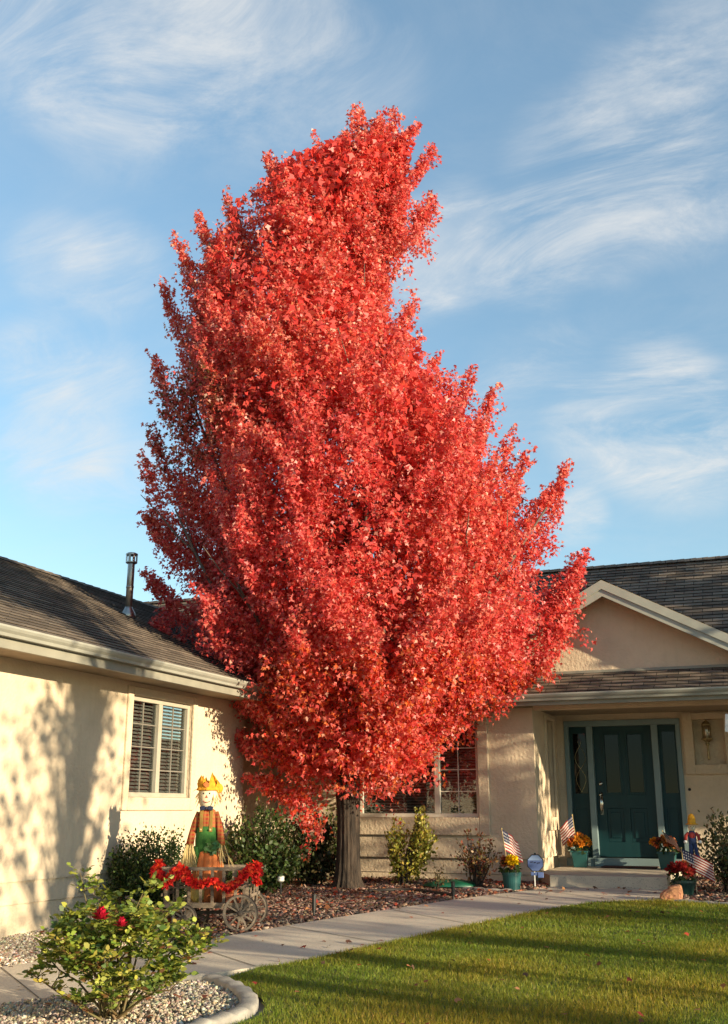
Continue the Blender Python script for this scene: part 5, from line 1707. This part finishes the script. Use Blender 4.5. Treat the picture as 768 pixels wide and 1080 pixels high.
# ------------------------------------------------------------------ flags, pots and small garden things
def flag_thing(label, foot, tip, fly, L=0.26, H=0.19, drop=0.10, wave=.02, phase=0.0):
    """stick flag: pole between foot and tip, cloth along the top of the pole"""
    foot, tip, fly = Vector(foot), Vector(tip), Vector(fly).normalized()
    root = thing('stick_flag', label, 'flag', tuple(foot))
    b = MB(); b.tube([foot - foot, tip - foot], .0045, 6); b.ell(tuple(tip - foot), (.009, .009, .012), 8, 6)
    b.build('pole', M['straw'], root)
    hd = (foot - tip).normalized()
    nu, nv = 26, 13
    V, F, Cc = [], [], []
    nrm = fly.cross(hd).normalized()
    def pos(u_, v_):
        p = tip - foot + hd * (v_ * H + .01) + fly * (u_ * L) + Vector((0, 0, -1)) * drop * u_ ** 1.6
        p += nrm * wave * math.sin(u_ * 9 + v_ * 2 + phase) * u_
        return p
    for j in range(nv):
        for i in range(nu):
            u0, u1, v0, v1 = i / nu, (i + 1) / nu, j / nv, (j + 1) / nv
            k = len(V)
            V += [pos(u0, v0), pos(u1, v0), pos(u1, v1), pos(u0, v1)]
            F.append((k, k + 1, k + 2, k + 3))
            if i < 10 and j < 7:
                star = (i % 2 == 1 and j % 2 == 1) or (i % 2 == 0 and j % 2 == 0 and 0 < i < 10 and False)
                c = (.50, .48, .45) if star else (.018, .022, .075)
            else:
                c = (.26, .010, .015) if j % 2 == 0 else (.55, .51, .46)
            Cc += [c] * 4
    np_mesh('flag_cloth', np.array([tuple(v) for v in V]), np.array(F), np.array(Cc), M['petal'], root)
    return root


def blooms(root, c, r, n, pal, wts, size=.05, leafpal=None, up=.5, name='flower_head', heads=8, hr=.045):
    """mound of flower heads, each a ball of petals, over a base of leaves"""
    if leafpal:
        m = 130
        P = np.array(c) + unit(rng.normal(size=(m, 3))) * np.array([r, r, r * .7]) * rng.random((m, 1)) ** .4 - np.array([0, 0, .02])
        leaf_object('foliage', P, unit(P - np.array(c)) + .5 * rng.normal(size=(m, 3)), rng.normal(size=(m, 3)) + np.array([0, 0, 1]), rng.uniform(.04, .075, m), pick(leafpal, [1] * len(leafpal), m), (OVAL, OVAL_F), M['leaf'], root)
    P, D, N, S, C = [], [], [], [], []
    for h in range(heads):
        d = unit(rng.normal(size=(1, 3)))[0]; d[2] = abs(d[2]) * .9 + .05; d[1] = -abs(d[1]) if rng.random() < .7 else d[1]
        hc = np.array(c) + d * np.array([r, r, r * .8]) * (0.75 + .3 * rng.random())
        col = pick(pal, wts, 1)[0]
        P, D, N, S, C = [], [], [], [], []
        for k in range(n // heads):
            o = unit(rng.normal(size=(1, 3)))[0]
            P.append(hc + o * hr * .25); D.append(o); N.append(rng.normal(size=3)); S.append(hr * rng.uniform(.8, 1.15)); C.append(np.clip(col * (1 + .18 * rng.normal()), .003, .9))
        leaf_object(name, np.array(P), np.array(D), np.array(N), np.array(S), np.array(C), (OVAL, OVAL_F), M['petal'], root)


def square_pot(root, w0, w1, h, mat):
    b = MB()
    b.box((0, 0, h * .45), (w1, w1, h * .9), taper=(w0 / w1, w0 / w1)); b.box((0, 0, h * .95), (w1 + .024, w1 + .024, h * .12))
    b.build('pot', mat, root, bevel=.008)
    b = MB(); b.box((0, 0, h * 1.01), (w1 - .03, w1 - .03, .01)); b.build('potting_soil', M['soil'], root)


def round_pot(root, r0, r1, h, mat):
    b = MB(); b.lathe([(r0, 0), (r1 * .96, h * .82), (r1, h * .83), (r1, h), (r1 - .012, h), (r1 - .02, h * .85)], (0, 0, 0), 26)
    b.build('pot', mat, root, smooth=False)


LP = [(0.04, 0.075, 0.02), (0.03, 0.055, 0.015)]
# bed pot with yellow mum
px = (-3.40, 14.16)
r1 = thing('flower_pot', 'teal pot of yellow and russet flowers at the corner of the mulch bed', 'flower pot', (px[0], px[1], gz(*px) + .02), 0)
round_pot(r1, .105, .125, .22, M['pot'])
blooms(r1, (-.02, 0, .30), .12, 420, [(0.36, 0.05, 0.025), (0.30, 0.10, 0.04), (0.50, 0.17, 0.10), (0.20, .02, .015)], [4, 3, 2, 2], .05, LP, heads=11, hr=.05)
blooms(r1, (.035, -.08, .36), .035, 230, [(0.80, 0.50, 0.008), (0.78, 0.40, 0.006)], [2, 1], .04, None, heads=5, hr=.058)
flag_thing('small stars and stripes flag standing in the pot with yellow flowers', (px[0] - .04, px[1] + .02, gz(*px) + .22), (px[0] - .125, px[1] + .05, gz(*px) + .78), (.62, .70, -.30), L=.27, H=.27, drop=.08, wave=.03)
# porch pots
r2 = thing('flower_pot', 'square teal pot of golden mums left of the front door', 'flower pot', (-2.93, 16.62, .708), R(4))
square_pot(r2, .19, .235, .235, M['pot'])
blooms(r2, (0, -.02, .33), .16, 620, [(0.62, 0.26, 0.02), (0.52, 0.17, 0.02), (0.40, 0.07, 0.03), (0.25, 0.03, 0.02)], [4, 3, 2, 1], .05, LP, heads=17, hr=.052)
flag_thing('stick flag leaning left of the golden mums by the door', (-2.96, 16.60, .94), (-3.00, 16.52, 1.46), (-.72, -.30, -.55), L=.24, H=.27, drop=.05, phase=1.0)
r3 = thing('flower_pot', 'square teal pot of orange and russet mums right of the front door', 'flower pot', (-1.66, 16.60, .708), R(-3))
square_pot(r3, .19, .235, .235, M['pot'])
blooms(r3, (0, -.03, .32), .17, 620, [(0.42, 0.13, 0.04), (0.30, 0.06, 0.03), (0.48, 0.17, 0.06), (0.16, 0.03, 0.02)], [4, 3, 2, 1], .05, LP, heads=17, hr=.05)
blooms(r3, (-.16, -.06, .37), .03, 130, [(0.72, 0.30, 0.01)], [1], .04, None, heads=3, hr=.055)
flag_thing('stick flag drooping from the russet mums right of the door', (-1.60, 16.55, .94), (-1.66, 16.20, 1.24), (.85, -.30, -.40), L=.24, H=.22, drop=.05, phase=2.0)
px = (-1.25, 14.22)
r4 = thing('flower_pot', 'dark green round pot of deep red flowers behind the orange rock', 'flower pot', (px[0], px[1], gz(*px) + .015), 0)
round_pot(r4, .10, .15, .17, M['potdark'])
blooms(r4, (-.03, -.01, .24), .15, 620, [(0.40, 0.022, 0.02), (0.32, 0.045, 0.022), (0.22, 0.014, 0.013), (0.30, 0.09, 0.03)], [4, 2, 3, 1], .05, LP, heads=16, hr=.055)
flag_thing('striped flag flying right from the pot of red flowers', (px[0] + .02, px[1] + .03, gz(*px) + .2), (px[0] + .0, px[1] + .06, gz(*px) + .56), (.90, -.10, -.28), L=.38, H=.22, drop=.06, wave=.02)
# rock
b = MB(); bmx = bmesh.new(); bmesh.ops.create_icosphere(bmx, subdivisions=3, radius=1)
for v_ in bmx.verts:
    p = v_.co
    q = np.sign(np.array(p)) * np.abs(np.array(p)) ** .62
    nz_ = 1 + .07 * math.sin(5 * p.x + 3 * p.z) + .05 * math.sin(9 * p.y + 2 * p.x) + .04 * math.sin(13 * p.z + 7 * p.x)
    sx = 1.0 - .28 * max(0, q[2])
    b.v.append((q[0] * .125 * sx * nz_ + .03 * q[2], q[1] * .085 * nz_, .085 + q[2] * .105 * nz_ * (0.92 + .25 * q[0])))
for f_ in bmx.faces: b.face([v.index for v in f_.verts])
bmx.free()
o = b.build('rock', M['rock']); o.location = (-1.33, 13.56, gz(-1.33, 13.56)); o.rotation_euler = (0, 0, R(14))
tag(o, 'wedge of orange sandstone lying at the lawn edge before the dark pot', 'rock')
# stake doll
px = (-1.12, 14.42)
dl = thing('stake_doll', 'small scarecrow doll in navy overalls with orange hat on a stake', 'garden ornament', (px[0], px[1], gz(*px)), R(10))
b = MB(); b.tube([(0, 0, -.05), (0, 0, .62)], .007, 6); b.build('stake', M['palewood'], dl)
b = MB(); b.lathe([(.045, .58), (.052, .64), (.048, .72), (.03, .76)], (.0, 0, 0), 14, sq=(1, .7))
for s, q, l in ((-1, -.03, .0), (1, .045, .02)): b.tube([(s * .022, -.005, .60), (q, -.02, .47), (q + l, -.03, .40)], [.028, .026, .026], 10)
b.build('overalls', M['denim'], dl, smooth=True)
b = MB()
for s in (-1, 1): b.tube([(s * .04, 0, .735), (s * .075, -.01, .70), (s * .085, -.02, .645)], [.02, .022, .02], 8)
b.ell((0, -.012, .70), (.042, .03, .05), 10, 8); b.build('shirt', M['redcloth'], dl, smooth=True)
for (x, z, nm) in ((-.088, .625, 'hand'), (.088, .625, 'hand'), (-.03, .38, 'foot'), (.065, .38, 'foot')):
    b = MB(); b.ell((x, -.028, z), (.022, .02, .022), 10, 6)
    b.build(nm, M['white'], dl, smooth=True)
b = MB(); b.ell((.005, -.005, .80), (.042, .04, .048), 14, 10); hd = b.build('head', M['cloth_face'], dl, smooth=True)
b = MB()
for s in (-1, 1): b.ell((.005 + s * .015, -.043, .81), (.005, .005, .006), 6, 4)
b.ell((.005, -.046, .797), (.006, .006, .006), 6, 4); b.build('face_buttons', M['black'], hd)
b = MB(); b.lathe([(.075, .835), (.078, .842), (.05, .85), (.048, .90), (.036, .945), (.012, .97)], (.01, 0, 0), 16, wob=lambda a, z: 1 + .06 * math.sin(5 * a)); b.build('hat', M['hatcloth'], dl, smooth=True)

# blue yard sign
px = (-3.16, 14.52)
sg = thing('yard_sign', 'octagonal blue yard sign on a white stake at the wall corner', 'sign', (px[0], px[1], gz(*px)), R(12))
sg.scale = (.92, .92, .92)
b = MB(); oc = [(.128 * math.cos(R(22.5 + 45 * k)), .128 * math.sin(R(22.5 + 45 * k))) for k in range(8)]
zc = .36
for y0, sc_, dy in ((0, 1.0, .012),):
    f1 = b.verts([(x, -.006, zc + z) for x, z in oc]); f2 = b.verts([(x, .006, zc + z) for x, z in oc])
    b.face(range(f1, f1 + 8)); b.face(list(range(f2, f2 + 8))[::-1])
    for k in range(8): b.face((f1 + k, f2 + k, f2 + (k + 1) % 8, f1 + (k + 1) % 8))
b.build('sign_edge', M['black'], sg)
b = MB(); b.poly([(x * .90, -.0075, zc + z * .90) for x, z in oc]); b.poly([(x * .90, -.0065, zc + z * .90) for x, z in oc][::-1]); b.build('sign_face', M['blue'], sg)
b = MB(); up_ = [(-.085, .035), (.085, .035), (.103, .045), (.045, .103), (-.045, .103), (-.103, .045)]
b.poly([(x, -.009, zc + z) for x, z in up_]); b.poly([(x, -.008, zc + z) for x, z in up_][::-1]); b.build('pale_upper_field', M['bluelight'], sg)
b = MB()
for k, (x, w) in enumerate(((-.05, .04), (-.005, .03), (.045, .05))): b.box((x, -.0095, zc + .012 - .006 * k), (w, .003, .014), (0, R(-8), 0))
b.build('dark_marks', M['navy'], sg)
b = MB(); b.box((.07, 0.004, zc - .165), (.085, .03, .075)); b.box((-.02, .004, zc - .15), (.10, .012, .05)); b.build('bracket_box', M['blue'], sg, bevel=.006)
b = MB(); b.box((-.015, .004, .12), (.016, .012, .34)); b.build('stake', M['white'], sg)
b = MB(); b.ell((0.0, 0, zc + .128), (.016, .012, .012), 8, 6); b.build('top_clip', M['black'], sg)

# green cover, drip tube, path lights
px = (-4.24, 14.20)
b = MB()
rings = []
for (r_, z) in ((0.36, 0.0), (.355, .02), (.30, .045), (.18, .065), (.05, .075)):
    rings.append(b.verts([(r_ * (1 + .05 * math.sin(5 * a)) * math.cos(a), r_ * .55 * (1 + .06 * math.cos(3 * a)) * math.sin(a), z * (1 + .15 * math.sin(4 * a))) for a in np.linspace(0, 2 * math.pi, 30, endpoint=False)]))
for i in range(4):
    for k in range(30): b.face((rings[i] + k, rings[i] + (k + 1) % 30, rings[i + 1] + (k + 1) % 30, rings[i + 1] + k))
b.face([rings[-1] + k for k in range(30)])
o = b.build('plastic_cover', M['tarp'], smooth=True); o.location = (px[0], px[1], gz(*px) + .045); o.rotation_euler = (0, 0, R(20))
tag(o, 'low green plastic cover lying on the mulch under the wall', 'cover')
line = smooth_line([(-5.1, 13.35), (-4.75, 13.6), (-4.45, 13.55), (-4.1, 13.30), (-3.9, 13.15)], 8)
b = MB(); b.tube([(x, y, gz(x, y) + .045) for x, y in line], .022, 8)
tag(b.build('drip_tube', M['rubber'], smooth=True), 'dark irrigation tube lying across the mulch right of the trunk', 'hose')


def path_light(label, x, y, h, head=True):
    root = thing('path_light', label, 'path light', (x, y, gz(x, y)), 0, 'stake lights in the mulch bed')
    b = MB(); b.tube([(0, 0, -.05), (0, 0, h * .8)], .012, 8); b.build('stake', M['black'], root)
    b = MB()
    if head: b.lathe([(.03, h * .72), (.042, h * .76), (.042, h * .95), (.02, h), (0.0, h * 1.01)], (0, 0, 0), 14); b.build('lens', M['white'], root, smooth=False)
    else: b.lathe([(.022, h * .3), (.024, h * .95), (.03, h * .96), (.03, h), (0.0, h * 1.02)], (0, 0, 0), 12); b.build('lamp_head', M['black'], root)
    return root


path_light('pale-topped stake light in front of the bronze shrub', -6.05, 12.75, .26, True)
path_light('short black stake light on the mulch nearest the walkway edge', -4.83, 11.02, .24, False)
path_light('black stake light on the mulch before the green cover', -3.84, 12.95, .22, False)


# ------------------------------------------------------------------ unseen trees right of the view, most added to shade lawn, porch and roofs
def shade_tree(name, label, base, h, w, n, size, clear, seed, pal, hole=0.5):
    z0 = gz(*base)
    root = thing(name, label, 'tree', (base[0], base[1], z0))
    r = np.random.default_rng(seed)
    b = MB(); b.tube([(0, 0, -.1), (.05, 0, h * .3), (0, .06, h * .6), (0, 0, h * .92)], [.022 * h ** .5, .018 * h ** .5, .013 * h ** .5, .006], 9)
    C_, Rr = [], []
    for k in range(int(26 * w)):
        a = r.random() * 6.28; t = r.random()
        rad = w / 2 * math.sqrt(r.random()) * math.sin(math.pi * (0.15 + .8 * t)) ** .6
        c = np.array([rad * math.cos(a), rad * math.sin(a), clear + (h - clear) * t])
        b.tube([(0, 0, c[2] * .62), tuple(c * np.array([.5, .5, .85])), tuple(c)], [.035, .02, .006], 5, cap=False)
        C_.append(c); Rr.append(.16 * w * (.5 + r.random()) + .1)
    b.build('trunk', M['bark'], root, smooth=True)
    C_ = np.array(C_); Rr = np.array(Rr)
    I = r.integers(0, len(C_), n)
    P = C_[I] + unit(r.normal(size=(n, 3))) * (Rr[I] * r.random(n) ** .45)[:, None]
    leaf_object('crown', P, r.normal(size=(n, 3)), r.normal(size=(n, 3)) + np.array([0, 0, .6]), r.uniform(.7, 1.3, n) * size, pick(pal, [1] * len(pal), n), (OVAL, OVAL_F), M['leaf'], root)
    return root


GRN = [(0.05, 0.085, 0.02), (0.075, 0.11, 0.025), (0.035, 0.06, 0.015)]
shade_tree('unseen_shade_tree', 'young broad-leaved tree standing in the lawn right of the view', (5.2, 6.1), 5.3, 2.5, 950, .15, 2.7, 2, GRN)
shade_tree('unseen_shade_tree', 'small unseen tree added to dapple the lawn nearest the camera', (11.0, 3.4), 4.4, 1.8, 260, .11, 2.3, 4, GRN)
shade_tree('unseen_shade_tree', 'small unseen tree added to dapple the middle of the lawn', (11.6, 5.8), 4.2, 2.6, 360, .11, 2.2, 12, GRN)
shade_tree('unseen_shade_tree', 'small unseen tree added to shade the lawn nearest the house', (10.6, 8.6), 4.5, 3.2, 900, .11, 2.0, 15, GRN)
shade_tree('unseen_shade_tree', 'broad unseen tree added right of the porch to shade the facade', (6.6, 12.4), 4.8, 3.4, 1000, .16, 1.2, 6, GRN)
shade_tree('unseen_shade_tree', 'tall unseen tree added far right to shade the gable and main roof', (10.0, 14.6), 9.0, 3.6, 3600, .20, 3.4, 8, GRN)
shade_tree('unseen_shade_tree', 'tall unseen tree added with a high crown to shade the wing roof', (8.0, 5.5), 9.4, 3.4, 2800, .20, 6.9, 10, GRN)
